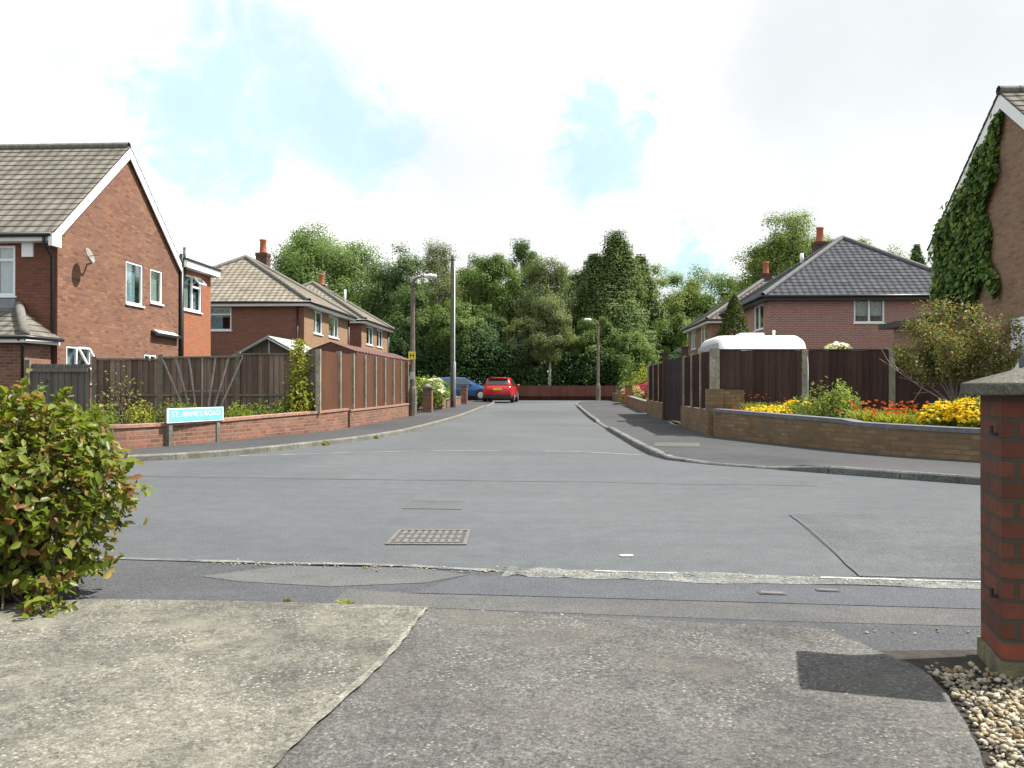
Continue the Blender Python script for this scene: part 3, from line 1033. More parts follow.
def kerb(name, path, mat, side):
    mb = MB()
    st = resample(path, .92)
    for i in range(len(st) - 1):
        a, b = Vector(st[i]), Vector(st[i + 1])
        if (b - a).length < .2: continue
        t = (b - a).normalized()
        n = Vector((-t.y, t.x)) * side
        h = .095
        a2, b2 = a + t * .006, b - t * .006
        g0, g1 = G(a.y), G(b.y)
        ch = .018
        prof = [(0, -.06), (0, h - ch), (ch, h), (.125, h), (.125, -.06)]
        P = []
        for (p, g) in ((a2, g0), (b2, g1)):
            for (d, z) in prof:
                P.append((p.x + n.x * d, p.y + n.y * d, z + g - (drop(p.x, p.y) if z > 0 else 0)))
        mb.add(P, [(0, 1, 2, 3, 4), (9, 8, 7, 6, 5)] + [(k, 5 + k, 5 + (k + 1) % 5, (k + 1) % 5) for k in range(5)])
    o = mb.build(name, mat, keep=True)
    o['kind'] = 'structure'
    return o


kerb('kerb', LK, 'kerb', 1)
kerb('kerb', RK, 'kerb_dark', -1)

ico0 = bmesh.new(); bmesh.ops.create_icosphere(ico0, subdivisions=1, radius=1)
bv0 = np.array([v.co[:] for v in ico0.verts]); bf0 = np.array([[v.index for v in f.verts] for f in ico0.faces]); ico0.free()
# near side of the road: dropped pavement with its patches, then the driveway
NK = [(-60, 10.4), (-14, 6.45), (-2.4, 5.33), (2.38, 4.89), (14, 3.8), (60, -.4)]
sheet('pavement', NK + [(60, -2.6), (14, 2.0), (4, 3.1), (-4, 3.7), (-14, 4.9), (-60, 8.4)], .008, 'near_pavement')
sheet('garden_ground', [(-60, 8.4), (-14, 4.9), (-4, 3.75), (-2.15, 4.0), (-2.15, 2.0), (-3.2, -6), (-60, -6)], .03, 'soil')
sheet('garden_ground', [(1.1, -6), (1.1, 3.62), (2.2, 3.72), (4, 3.2), (14, 2.0), (60, -2.6), (60, -6)], .018, 'soil')


def wob(pts, amp, step, seed):
    rr = random.Random(seed)
    return [(x + rr.uniform(-amp, amp), y + rr.uniform(-amp, amp)) for x, y in resample(pts, step)] + [pts[-1]]


seam = [(-.61, 4.13), (-.64, 3.85), (-.66, 3.5), (-.70, 3.1), (-.78, 2.6), (-.82, 2.2), (-.9, 1.2), (-1.0, -6)]
edgeR = wob([(.66, 3.95), (1.05, 3.90), (1.22, 3.86)], .008, .09, 3) + wob([(1.22, 3.86), (1.26, 3.72), (1.32, 3.55), (1.39, 3.40), (1.40, 3.22), (1.33, 2.86), (1.24, 2.55), (1.165, 2.35), (1.0, 1.6)], .008, .07, 4) + [(.9, -6)]
edgeF = wob([(-.63, 4.135), (0, 4.05), (.66, 3.95)], .006, .09, 5)
edgeL = wob([(-2.7, 4.10), (-2.3, 4.2), (-1.4, 4.19), (-.63, 4.135)], .006, .09, 6)
sheet('driveway', edgeL + seam[1:] + [(-3.3, -6), (-2.75, 2.0)], .0, 'slab_pale', warp=False, thick=.052)
sheet('driveway', edgeF + edgeR + seam[::-1][:-1], .0, 'slab_dark', warp=False, thick=.044)
strip('driveway_joint', smooth_path([(-.62, 4.12), (-.64, 3.85), (-.655, 3.5), (-.70, 3.1), (-.78, 2.6), (-.82, 2.2), (-.9, 1.2)], 6), [.016 + .020 * min(i / 24, 1) + .008 * math.sin(i * 2.1) for i in range(37)], .058, 'joint')

# patches and seams on the near pavement
sheet('pavement_patch', [(-2.09, 4.92), (-1.70, 5.22), (-.85, 5.22), (-.52, 5.03), (-.74, 4.82), (-1.26, 4.70), (-1.82, 4.80)], .0105, 'asphalt_pale', warp=False)
sheet('pavement_patch', [(-.52, 5.02), (1.0, 4.92), (2.6, 4.79), (2.6, 4.36), (1.0, 4.47), (-.78, 4.58)], .0105, 'asphalt_new', warp=False)
sheet('pavement_patch', [(-1.15, 4.66), (-.78, 4.56), (1.0, 4.455), (2.6, 4.345), (2.6, 4.04), (1.0, 4.12), (-.9, 4.30), (-1.15, 4.36)], .0095, 'asphalt_rough', warp=False)
# pale channel line along the near edge of the carriageway
strip('road_edge', smooth_path([(-6, 5.72), (-2.4, 5.37), (-1.2, 5.30), (-.84, 5.26), (-.3, 5.14)], 6), .05, .0125, 'dust', jit=.5, seed=1)
strip('road_edge', smooth_path([(-.3, 5.14), (.15, 5.085), (1.0, 5.02), (2.5, 4.90), (4.5, 4.72)], 8), .23, .0125, 'dust', jit=.35, seed=2)
strip('road_marking', wob([(.24, 5.165), (.72, 5.125)], .004, .08, 8), .035, .0155, 'worn_paint', jit=.3, seed=4)
strip('road_marking', wob([(1.55, 5.055), (2.02, 5.02)], .004, .08, 9), .03, .0155, 'worn_paint', jit=.4, seed=5)
strip('road_marking', wob([(2.06, 5.012), (3.2, 4.92)], .004, .08, 10), .026, .0155, 'worn_paint', jit=.4, seed=6)
# carriageway details
sheet('road_patch', [(2.07, 7.61), (2.75, 7.60), (2.78, 7.45), (3.75, 7.40), (4.6, 6.9), (4.8, 4.95), (1.81, 5.15)], .004, 'asphalt_new', warp=False).data.materials[0] = M_asphalt('asphalt_worn', (.063, .066, .071), (.092, .096, .101), patch=.7)
strip('road_seam', smooth_path([(2.07, 7.61), (2.02, 6.9), (1.93, 6.1), (1.81, 5.13)], 5), .03, .008, 'tar', jit=.4, seed=7)
strip('road_seam', wob([(2.07, 7.61), (2.75, 7.60)], .01, .1, 12), .012, .008, 'tar', jit=.5, seed=8)
strip('road_seam', wob([(-5.2, 13.75), (-3.6, 14.55), (-2.2, 15.05), (-.8, 15.2), (.4, 15.0), (1.5, 14.3)], .03, .3, 13), .15, .003, 'dust', jit=.5, seed=9)
strip('road_seam', wob([(-6.0, 10.6), (-3, 10.35), (0, 10.2), (3, 9.9)], .03, .3, 14), .05, .003, 'asphalt_pale', jit=.5, seed=10)
rr = random.Random(5)
mb = MB()
for k in range(1):
    pts = [(.47 + math.cos(a) * .052 * rr.uniform(.7, 1.2), 5.70 + math.sin(a) * .045 * rr.uniform(.6, 1.2), .005) for a in [2 * PI * i / 14 for i in range(14)]]
    mb.add(pts, [tuple(range(14))])
o = mb.build('paint_spot', 'worn_paint', keep=True); o['kind'] = 'structure'
# lighter access slab let into the far pavement
sheet('pavement_patch', [(1.75, 15.2), (2.55, 15.1), (2.72, 16.2), (1.9, 16.3)], .086, 'asphalt_rough', warp=False)


rng = np.random.default_rng(91)
gv, gf = [], []
for i in range(420):
    x = rng.uniform(-2.2, 3.0)
    y = 5.12 - .082 * x + abs(rng.normal()) * .05 * rng.choice([-1, 1]) if i < 300 else np.interp(x, [-2.2, -.6, .7, 1.2], [4.25, 4.17, 3.99, 3.92]) + abs(rng.normal()) * .03
    r_ = rng.uniform(.003, .009)
    q = bv0 * (1 + rng.uniform(-.3, .3, (len(bv0), 1))) * np.array([r_ * rng.uniform(.8, 1.8), r_, r_ * .6]) + np.array([x, y, .014])
    gv.append(q); gf.append(bf0 + i * len(bv0))
tag(np_mesh('grit', np.concatenate(gv), np.concatenate(gf), 'stone'), 'scattered grit lying in the gutter and along the driveway edge', 'grit', kind='stuff')


# covers in the road
def cover(name, label, pts, ribs, seed):
    a, b, c, d = [Vector((x, y, 0)) for x, y in pts]      # near-left, near-right, far-right, far-left
    t = thing(name, label, 'manhole cover', ((a + c) / 2))
    t.location.z = .004
    L = lambda u, v: (a + (b - a) * u) * (1 - v) + (d + (c - d) * u) * v
    m = MB()
    z0 = Z3 * .001
    fh = Z3 * (.009 if ribs else .004)
    for (u0, v0, u1, v1) in ((0, 0, 1, .06), (0, .94, 1, 1), (0, .06, .05, .94), (.95, .06, 1, .94)):
        q = [L(u0, v0), L(u1, v0), L(u1, v1), L(u0, v1)]
        m.prism([p + z0 for p in q], fh)
    m.build('frame', 'iron_pale' if ribs else 'asphalt_pale', t)
    MB().prism([L(u, v) + Z3 * .0005 for u, v in ((.05, .06), (.95, .06), (.95, .94), (.05, .94))], Z3 * .003).build('plate', 'iron' if ribs else 'asphalt', t)
    if ribs:
        m = MB()
        for i in range(ribs):
            u = .08 + .84 * (i + .2) / ribs
            for v0, v1 in ((.10, .34), (.38, .62), (.66, .90)):
                q = [L(u, v0), L(u + .055, v0), L(u + .055, v1), L(u, v1)]
                m.prism([p + Z3 * .003 for p in q], Z3 * .008)
        m.build('rib_pattern', 'iron_pale', t)
    return t


cover('manhole_cover', 'ribbed rusty iron manhole cover in the middle of the near carriageway', [(-1.21, 6.01), (-.63, 6.03), (-.66, 6.66), (-1.23, 6.64)], 9, 1)
cover('manhole_cover', 'tarmac filled manhole cover with only its frame showing, beyond the ribbed cover', [(-1.42, 7.82), (-.86, 7.80), (-.89, 8.36), (-1.44, 8.38)], 0, 2)


def stopcock(label, x, y, w, d):
    t = thing('stop_tap_cover', label, 'stop tap cover', (x, y, .011), -.09, 'stop tap covers in the near pavement')
    def f():
        MB().box(-w, w, -d, d, 0, .004).build('frame', 'iron', t)
        MB().box(-w + .012, w - .012, -d + .01, d - .01, .004, .007).build('lid', 'iron_pale', t)
    local(t, f)


stopcock('small iron stop tap cover in dark pavement patch, the one further left', 1.17, 4.66, .07, .035)
stopcock('small pale stop tap cover in dark pavement patch, nearest the gatepost', 1.49, 4.74, .06, .03)

# ================================================================== GRAVEL
rng = np.random.default_rng(7)
edge = [(1.24, 3.86), (1.28, 3.72), (1.34, 3.55), (1.41, 3.40), (1.42, 3.22), (1.35, 2.86), (1.26, 2.55), (1.185, 2.35), (1.02, 1.6)]
ex = lambda y: np.interp(y, [e[1] for e in edge[::-1]], [e[0] for e in edge[::-1]])
Vs, Fs = [], []
ico = bmesh.new(); bmesh.ops.create_icosphere(ico, subdivisions=1, radius=1)
bv = np.array([v.co[:] for v in ico.verts]); bf = np.array([[v.index for v in f.verts] for f in ico.faces]); ico.free()
n = 0
for i in range(9500):
    y = rng.uniform(1.7, 3.66)
    x = ex(y) + .012 + abs(rng.uniform(0, 1)) ** 1.0 * 1.3
    if y > 3.22 and rng.uniform() < (y - 3.15) * 3.2: continue
    s = rng.uniform(.005, .0125)
    if rng.uniform() < .06: s *= 1.5
    sc = np.array([s * rng.uniform(.8, 1.6), s * rng.uniform(.7, 1.2), s * rng.uniform(.5, .85)])
    q = (bv * (1 + rng.uniform(-.34, .34, (len(bv), 1))) + rng.normal(size=bv.shape) * .10) * sc
    a, b2 = rng.uniform(0, 6.28), rng.normal() * .5
    Rz = np.array([[math.cos(a), -math.sin(a), 0], [math.sin(a), math.cos(a), 0], [0, 0, 1]])
    Rx = np.array([[1, 0, 0], [0, math.cos(b2), -math.sin(b2)], [0, math.sin(b2), math.cos(b2)]])
    q = q @ Rx.T @ Rz.T + np.array([x, y, .022 + rng.uniform(0, .024)])
    Vs.append(q); Fs.append(bf + n * len(bv)); n += 1
gr = np_mesh('gravel', np.concatenate(Vs), np.concatenate(Fs), 'stone')
tag(gr, 'loose cream and brown gravel beside the driveway below the brick gatepost', 'gravel', kind='stuff')

# ================================================================== GATEPOST (foreground right)
gp = thing('gatepost', 'dark red brick gatepost with sloping concrete cap at the edge of the driveway', 'gatepost', (1.872, 3.40, .02), -math.radians(14))


def f():
    h = .165
    MB().box(-h - .012, h + .012, -h - .012, h + .012, 0, .075).build('footing', 'pier_base', gp)
    MB().box(-h, h, -h, h, .0755, .151).build('brick_course', 'brick_bright', gp)
    MB().box(-h, h, -h, h, .151, 1.072).build('shaft', 'brick_pier', gp)
    k = .228
    z0, z1 = 1.073, 1.120
    m = MB()
    m.add([(-k, -k, z0), (k, -k, z0), (k, k, z0), (-k, k, z0), (-k, -k, z1), (k, -k, z1), (k, k, z1), (-k, k, z1), (0, 0, z1 + .075)],
          [(0, 3, 2, 1), (0, 1, 5, 4), (1, 2, 6, 5), (2, 3, 7, 6), (3, 0, 4, 7), (4, 5, 8), (5, 6, 8), (6, 7, 8), (7, 4, 8)])
    m.build('cap', 'cap', gp, bevel=.006)
    for zz in (.92, .30):                       # gate hooks on the left face
        MB().box(-h - .022, -h + .02, -.115, -.095, zz, zz + .010).tube([(-h - .02, -.105, zz), (-h - .02, -.105, zz + .035)], .007, 8).build('hinge_pin', 'black', gp)


local(gp, f)

# ================================================================== FOREGROUND SHRUB
rng = np.random.default_rng(21)
sh = thing('shrub', 'bushy green shrub with bronze tipped leaves beside the pale driveway', 'shrub', (-2.87, 4.30, .03))
n = 9800
d = unit(rng, n)
az = np.arctan2(d[:, 1], d[:, 0])
lm = 1 + .10 * np.sin(3 * az + 1) + .09 * np.sin(5 * az + 4 * d[:, 2]) + .06 * np.sin(9 * d[:, 2] + 2 * az)
rad = rng.uniform(.18, 1, n) ** .40 * (1 + (lm - 1) * .7)
C = np.stack([d[:, 0] * .57 * rad, d[:, 1] * .54 * rad, .54 + d[:, 2] * .50 * rad], 1)
wide = np.clip(.93 + C[:, 2] * .4, .5, 1.06)
C[:, 0] *= wide; C[:, 1] *= wide
C += rng.normal(size=C.shape) * .022
C[:, 2] = np.where((C[:, 2] < .35) & (rng.uniform(size=n) < .5), C[:, 2] * .5, C[:, 2])
keep = C[:, 2] > .015
C = C[keep]; d = d[keep]
N = d * .45 + np.array([0, 0, .55]) + rng.normal(size=C.shape) * .42
al = d * .8 + np.array([0, 0, .35]) + rng.normal(size=C.shape) * .6
# shoots that stand out of the rounded outline
SH = []
for i in range(70):
    a, e = rng.uniform(-3.14, 3.14), rng.uniform(-.1, 1.4)
    dd = np.array([math.cos(a) * math.cos(e), math.sin(a) * math.cos(e), math.sin(e)])
    b0 = np.array([dd[0] * .53, dd[1] * .50, .54 + dd[2] * .47])
    tip = b0 + (dd * .8 + np.array([0, 0, .35]) + rng.normal(size=3) * .3) * rng.uniform(.04, .11)
    SH.append((b0 * .8, tip))
    for q in np.linspace(.35, 1, 8):
        C = np.vstack([C, b0 + (tip - b0) * q + rng.normal(size=3) * .012])
        N = np.vstack([N, np.array([0, 0, .7]) + rng.normal(size=3) * .5])
        al = np.vstack([al, dd + rng.normal(size=3) * .6])
mb = MB()
for p, q in SH: mb.tube([p, (p + q) / 2, q], [.004, .003, .0015], 4, cap=False)
for i in range(95):
    k = rng.integers(len(C)); tip = C[k]
    s = np.array([rng.normal() * .14, rng.normal() * .10, 0])
    m_ = s * .6 + tip * .4 + np.array([0, 0, .10])
    mb.tube([s, m_, tip], [.007, .005, .002], 5, cap=False)
V, F = leaf_arrays(C, N, rng.uniform(.034, .082, len(C)) * rng.uniform(.75, 1.15, len(C)), .52, rng, fold=.10, along=al)
np_mesh('foliage', V, F, 'lf_shrub', sh)
local(sh, lambda: mb.build('stems', 'twig', sh, smooth=True))

# ================================================================== LEFT CORNER HOUSE
LX, LY0, LY1, LZ = -12.52, 20.8, 27.75, .10
lh = thing('brick_house', 'red brick house with tall sunlit gable and white bargeboards behind the brown fence', 'house', (-18, 24.3, LZ))
EA, PK, YM = 5.20, 8.12, 24.28
oE, tE, nE = (LX, 0, 0), *SIDES['e']           # u = world y on the gable
oS, tS, nS = (0, LY0, 0), *SIDES['s']          # u = world x on the front
gw = [(24.22, 25.24, 3.60, 4.86), (25.72, 26.52, 3.78, 4.84), (21.2, 22.35, 1.25, 2.22), (25.35, 26.15, 1.3, 2.17)]
fw_ = [(-16.2, -13.62, 3.45, 4.72), (-20.0, -18.0, 3.5, 4.7)]
mb = MB()
wall_grid(mb, oE, tE, nE, LY0, LY1, LZ - .1, EA, gw)
mb.add([(LX, LY0, EA), (LX, LY1, EA), (LX, YM, PK)], [(0, 1, 2)])
mb.build('gable_wall', 'brick_gable', lh, recalc=False)
mb = MB()
wall_grid(mb, oS, tS, nS, -24.5, LX, LZ - .1, EA, fw_)
wall_grid(mb, (-24.5, 0, 0), *SIDES['w'], -LY1, -LY0, LZ - .1, EA)
wall_grid(mb, (0, LY1, 0), *SIDES['n'], -LX, 24.5, LZ - .1, EA)
mb.add([(-24.5, LY0, EA), (-24.5, LY1, EA), (-24.5, YM, PK)], [(0, 2, 1)])
mb.build('wall', 'brick_dark', lh, recalc=False)
window(lh, oE, tE, nE, *gw[0], curtain=('curtain_blue', [(0, .8, 0, 1)]), label='white window with its casement tilted inwards')
window(lh, oE, tE, nE, *gw[1], mull=(), curtain=('curtain', [(0, 1, 0, .93)]))
window(lh, oE, tE, nE, *gw[2], mull=(.46,), curtain=('curtain_blue', [(0, .5, 0, 1)]), vent=(21.78, 22.30, 1.55, 2.18, .5), label='small white window with open vent just above the fence')
window(lh, oE, tE, nE, *gw[3], mull=(.5,))
window(lh, oS, tS, nS, *fw_[0], mull=(.33, .66), trans=((.72, 0, .33), (.72, .66, 1)), curtain=('curtain', [(.0, .18, 0, 1), (.82, 1, 0, 1)]))
window(lh, oS, tS, nS, *fw_[1], mull=(.5,))
r = MB()
RX0, RX1 = -24.6, LX + .10
ohy, ov = .34, .34 * (PK - EA) / (YM - LY0)
roof_face(r, (RX0, LY0 - ohy, EA - ov + .07), (RX1, LY0 - ohy, EA - ov + .07), (RX1, YM, PK + .07), (RX0, YM, PK + .07))
roof_face(r, (RX1, LY1 + .12, EA - .1 + .07), (RX0, LY1 + .12, EA - .1 + .07), (RX0, YM, PK + .07), (RX1, YM, PK + .07))
lro = r.build('roof', 'tile_grey', lh)
rt = MB()
for i in range(27):
    rt.tube([(RX0 + i * .45, YM, PK + .10), (RX0 + i * .45 + .44, YM, PK + .10)], [.11, .105], 8, cap=False)
rt.build('ridge_tiles', 'ridge', lro, smooth=True)
for (ya, za, nm) in ((LY0 - ohy, EA - ov, 'near'), (LY1 + .12, EA - .1, 'far')):
    m = MB()
    p0, p1 = Vector((LX + .075, ya, za + .02)), Vector((LX + .075, YM, PK + .02))
    q = [p0, p1, p1 - Z3 * .30, p0 - Z3 * .26]
    m.prism(q, (.03, 0, 0))
    if nm == 'near':     # boxed end of the eaves
        m.box(LX + .003, LX + .104, LY0 - .40, LY0 - .004, EA - .55, EA - .24)
    m.build('bargeboard', 'white', lh)
# soffit under the verge, fascia, gutter
f_ = MB().box(-24.5, LX + .10, LY0 - .32, LY0 - .295, EA - .42, EA - .25).box(-24.5, LX + .07, LY0 - .295, LY0 - .003, EA - .42, EA - .40)
f_.build('fascia', 'white', lh)
MB().tube([(-24.5, LY0 - .385, EA - .27), (LX + .06, LY0 - .385, EA - .27)], .06, 8).build('gutter', 'black', lh, smooth=True)
downpipe(lh, [(LX - .13, LY0 - .385, EA - .3), (LX - .13, LY0 - .36, EA - .5), (LX - .10, LY0 - .07, EA - .8), (LX - .10, LY0 - .07, .1)])
downpipe(lh, [(LX + .07, LY1 + .02, 5.6), (LX + .07, LY1 + .02, .1)], .075, name='soil_pipe')
downpipe(lh, [(LX + .08, LY1 + .22, 5.85), (LX + .08, LY1 + .22, 4.9)], .05, name='vent_pipe')
# alarm box, satellite dish
MB().box(-13.42, -13.12, LY0 - .07, LY0 - .002, 4.42, 4.78).build('alarm_box', 'upvc', lh, bevel=.012)
dish = MB()
dc = Vector((LX + .30, 21.7, 4.58))
prof = [(.005, 0), (.10, .010), (.17, .03), (.21, .05), (.212, .056), (.17, .038), (.10, .017), (.005, .007)]
dish.lathe((0, 0, 0), prof, 20)
rot = Vector((.90, .12, .38)).to_track_quat('Z', 'Y').to_matrix()
dish.v = [dc + rot @ p for p in dish.v]
do = dish.build('satellite_dish', 'trellis', lh, smooth=True)
MB().bar((LX + .002, 22.15, 4.43), (LX + .22, 22.0, 4.45), .04, .04).bar((LX + .22, 22.0, 4.45), tuple(dc - rot @ Vector((0, 0, .02))), .035, .035).bar(tuple(dc), tuple(dc + rot @ Vector((0, -.08, .28))), .02, .02).build('bracket', 'lead', do)
# sloping dark gutter over the side door
cn = MB().prism([(LX + .003, 25.75, 2.92), (LX + .16, 25.75, 2.84), (LX + .16, 25.75, 2.76), (LX + .003, 25.75, 2.80)], (0, 1.85, -.02))
cn.build('door_canopy', 'black', lh)
MB().prism([(LX + .003, 25.95, 2.952), (LX + .155, 25.95, 2.872), (LX + .155, 25.95, 2.845), (LX + .003, 25.95, 2.925)], (0, 1.4, -.02)).build('canopy_flashing', 'white', lh)
# rear extension (orange brick, flat roof)
ew = [(27.95, 29.52, 3.78, 5.0)]
ex0 = MB()
wall_grid(ex0, (LX - .004, 0, 0), tE, nE, LY1, 30.35, LZ - .1, 5.15, ew)
wall_grid(ex0, (0, 30.35, 0), *SIDES['n'], -LX + .004, 17, LZ - .1, 5.15)
wall_grid(ex0, (-17, 0, 0), *SIDES['w'], -30.35, -LY1, LZ - .1, 5.15)
ext = ex0.build('extension', 'brick_orange', lh, recalc=False)
MB().box(-17.2, LX + .25, LY1 + .02, 30.6, 5.17, 5.40).build('fascia', 'white', ext)
MB().box(-17.25, LX + .29, LY1 - .02, 30.66, 5.402, 5.46).build('flat_roof', 'black', ext)
window(ext, (LX - .004, 0, 0), tE, nE, *ew[0], mull=(.56,), trans=((.70, .56, 1),), curtain=('curtain', [(0, .56, 0, 1), (.62, 1, 0, .6)]), vent=(28.86, 29.48, 4.68, 4.98, .75))
# single-storey porch on the front
PY = 19.55
ph_ = [(-14.75, -13.72, .15, 2.12)]
pm = MB()
wall_grid(pm, (0, PY, 0), *SIDES['s'], -17.2, LX - .10, LZ - .1, 2.3, ph_)
wall_grid(pm, (LX - .10, 0, 0), *SIDES['e'], PY, LY0, LZ - .1, 2.3)
wall_grid(pm, (-17.2, 0, 0), *SIDES['w'], -LY0, -PY, LZ - .1, 2.3)
po = pm.build('porch', 'brick_low', lh, recalc=False)
r = MB()
e0, e1 = -17.5, LX + .12
roof_face(r, (e0, PY - .25, 2.33), (e1, PY - .25, 2.33), (e1 - 1.1, LY0 - .01, 3.15), (e0, LY0 - .01, 3.15), gauge=.3)
roof_face(r, (e1, PY - .25, 2.33), (e1, LY0 - .01, 2.33), (e1 - 1.1, LY0 - .01, 3.15), (e1 - 1.1, LY0 - .01, 3.15), gauge=.3)
pr_ = r.build('porch_roof', 'tile_grey', lh)
MB().tube([(e1, PY - .25, 2.40), (e1 - 1.1, LY0 - .03, 3.22)], .11, 10).build('hip_tiles', 'ridge', pr_, smooth=True)
MB().box(-17.2, -13.6, LY0 - .03, LY0 - .003, 3.12, 3.38).build('lead_flashing', 'lead', pr_)
MB().box(e0, e1 - .04, PY - .24, PY - .215, 2.19, 2.31).box(e1 - .065, e1 - .04, PY - .214, LY0 - .01, 2.19, 2.31).build('fascia', 'white', pr_)
MB().tube([(e0, PY - .30, 2.32), (e1 + .05, PY - .30, 2.32), (e1 + .05, LY0 - .05, 2.32)], .05, 8).build('gutter', 'black', pr_, smooth=True)
downpipe(po, [(LX - .04, PY - .26, 2.3), (LX - .04, PY - .08, 2.1), (LX - .04, PY - .08, .1)])
window(po, (0, PY, 0), *SIDES['s'], *ph_[0], mull=(.5,), sill=False, curtain=('curtain', [(0, 1, 0, .9)]))
MB().box(-13.36, -13.24, PY - .1, PY - .002, 1.62, 1.86).build('door_lamp', 'white', po, bevel=.01)
MB().box(-13.34, -13.26, PY - .04, PY - .002, 1.3, 1.42).build('doorbell', 'white', po, bevel=.01)

# ================================================================== HOUSES ALONG THE LEFT
wz = (3.70, 4.78)
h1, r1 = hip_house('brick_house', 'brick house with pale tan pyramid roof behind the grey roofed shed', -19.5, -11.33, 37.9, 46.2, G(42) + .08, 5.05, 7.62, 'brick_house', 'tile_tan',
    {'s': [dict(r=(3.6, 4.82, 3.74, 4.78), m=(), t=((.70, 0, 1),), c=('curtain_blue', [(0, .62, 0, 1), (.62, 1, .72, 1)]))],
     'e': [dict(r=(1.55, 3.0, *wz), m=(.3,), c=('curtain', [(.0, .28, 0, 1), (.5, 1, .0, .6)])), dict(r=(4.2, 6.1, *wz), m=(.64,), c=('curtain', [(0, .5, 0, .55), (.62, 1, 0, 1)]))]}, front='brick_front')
chimney(r1, -15.45, 44.3, 6.2, 8.25, .58, .62)
downpipe(h1, [(-11.62, 37.84, 4.8), (-11.62, 37.84, .2)])
downpipe(h1, [(-11.27, 46.0, 4.8), (-11.27, 46.0, .2)])
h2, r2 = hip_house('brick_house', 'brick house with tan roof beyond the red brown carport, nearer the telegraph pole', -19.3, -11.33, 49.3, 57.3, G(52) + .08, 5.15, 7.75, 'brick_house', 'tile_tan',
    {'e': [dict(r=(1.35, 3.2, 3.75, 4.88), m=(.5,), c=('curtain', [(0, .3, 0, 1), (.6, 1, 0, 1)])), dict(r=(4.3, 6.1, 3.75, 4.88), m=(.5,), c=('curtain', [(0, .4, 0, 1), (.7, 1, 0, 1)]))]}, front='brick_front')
chimney(r2, -15.3, 55.0, 6.2, 7.85, .62, .66)
MB().tube([(-13.6, 54.5, 6.6), (-13.6, 54.5, 7.5)], .07, 8).build('flue', 'upvc', r2, smooth=True)
downpipe(h2, [(-11.27, 57.1, 4.9), (-11.27, 57.1, .3)])

# ================================================================== HOUSES ALONG THE RIGHT
# (u on the west face runs from the far end towards the viewer)
h3, r3 = hip_house('brick_house', 'plum brick house with dark slate grey hipped roof behind the caravan', 9.03, 17.85, 36.4, 45.0, G(41) + .08, 5.03, 8.12, 'brick_plum', 'tile_slate',
    {'s': [dict(r=(3.52, 4.78, 3.86, 4.90), m=(.5,), c=('curtain', [(.06, .46, .3, 1), (.54, .94, .3, 1)]))],
     'w': [dict(r=(8.6 - 2.7, 8.6 - 1.0, 3.7, 4.80), m=(.5,), c=('curtain', [(0, .3, 0, 1), (.7, 1, 0, 1)])), dict(r=(1.6, 3.2, 3.7, 4.8), m=(.5,))]}, ridge='ridge_slate', fascia='black')
chimney(r3, 13.05, 42.6, 6.9, 8.3, .62, .66)
MB().tube([(11.6, 40.6, 7.0), (11.6, 40.6, 7.45)], .09, 8).build('flue', 'upvc', r3, smooth=True)
h4, r4 = hip_house('brick_house', 'brown roofed brick house partly hidden behind the clipped golden conifer', 9.03, 17.4, 49.6, 58.2, G(54) + .08, 5.1, 8.0, 'brick_sand', 'tile_brown',
    {'w': [dict(r=(1.3, 3.1, 3.65, 4.85), m=(.5,), c=('curtain', [(0, .4, 0, 1)])), dict(r=(5.0, 6.9, 3.65, 4.85), m=(.5,), c=('curtain', [(.5, 1, 0, 1)]))]})
chimney(r4, 13.05, 53.4, 6.9, 8.2, .62, .66)

# near right house: gable end seen obliquely
RX, RY0, RY1 = 10.12, 16.15, 23.25
REA, RPK, RYM = 4.9, 7.74, 19.7
rh = thing('brick_house', 'brown brick house with ivy covered gable and white side door at the right', 'house', (16, 19.7, .1))
oW, tW, nW = (RX, 0, 0), *SIDES['w']           # u = -y
dh = [(-19.48, -18.48, .30, 2.68)]
mb = MB()
wall_grid(mb, oW, tW, nW, -RY1, -RY0, 0, REA, dh)
mb.add([(RX, RY1, REA), (RX, RY0, REA), (RX, RYM, RPK)], [(0, 1, 2)])
wall_grid(mb, (0, RY0, 0), *SIDES['s'], RX, 22, 0, REA)
wall_grid(mb, (0, RY1, 0), *SIDES['n'], -22, -RX, 0, REA)
wall_grid(mb, (22, 0, 0), *SIDES['e'], RY0, RY1, 0, REA)
mb.add([(22, RY0, REA), (22, RY1, REA), (22, RYM, RPK)], [(0, 1, 2)])
mb.build('wall', 'brick_sand', rh, recalc=False)
r = MB()
q0, q1 = RX - .12, 22.1
roof_face(r, (q0, RY0 - .35, REA - .29 + .07), (q1, RY0 - .35, REA - .29 + .07), (q1, RYM, RPK + .07), (q0, RYM, RPK + .07))
roof_face(r, (q1, RY1 + .18, REA - .15 + .07), (q0, RY1 + .18, REA - .15 + .07), (q0, RYM, RPK + .07), (q1, RYM, RPK + .07))
rro = r.build('roof', 'tile_brown', rh)
rt = MB()
for i in range(27):
    rt.tube([(q0 + i * .45, RYM, RPK + .10), (q0 + i * .45 + .44, RYM, RPK + .10)], [.11, .105], 8, cap=False)
rt.build('ridge_tiles', 'ridge', rro, smooth=True)
for ya in (RY0 - .35, RY1 + .18):
    p0, p1 = Vector((RX - .095, ya, REA - (.29 if ya < RYM else .15) + .02)), Vector((RX - .095, RYM, RPK + .02))
    MB().prism([p0, p1, p1 - Z3 * .32, p0 - Z3 * .26], (.03, 0, 0)).build('bargeboard', 'white', rh)
downpipe(rh, [(RX - .06, 21.15, 3.4), (RX - .06, 21.15, .2)], .06)
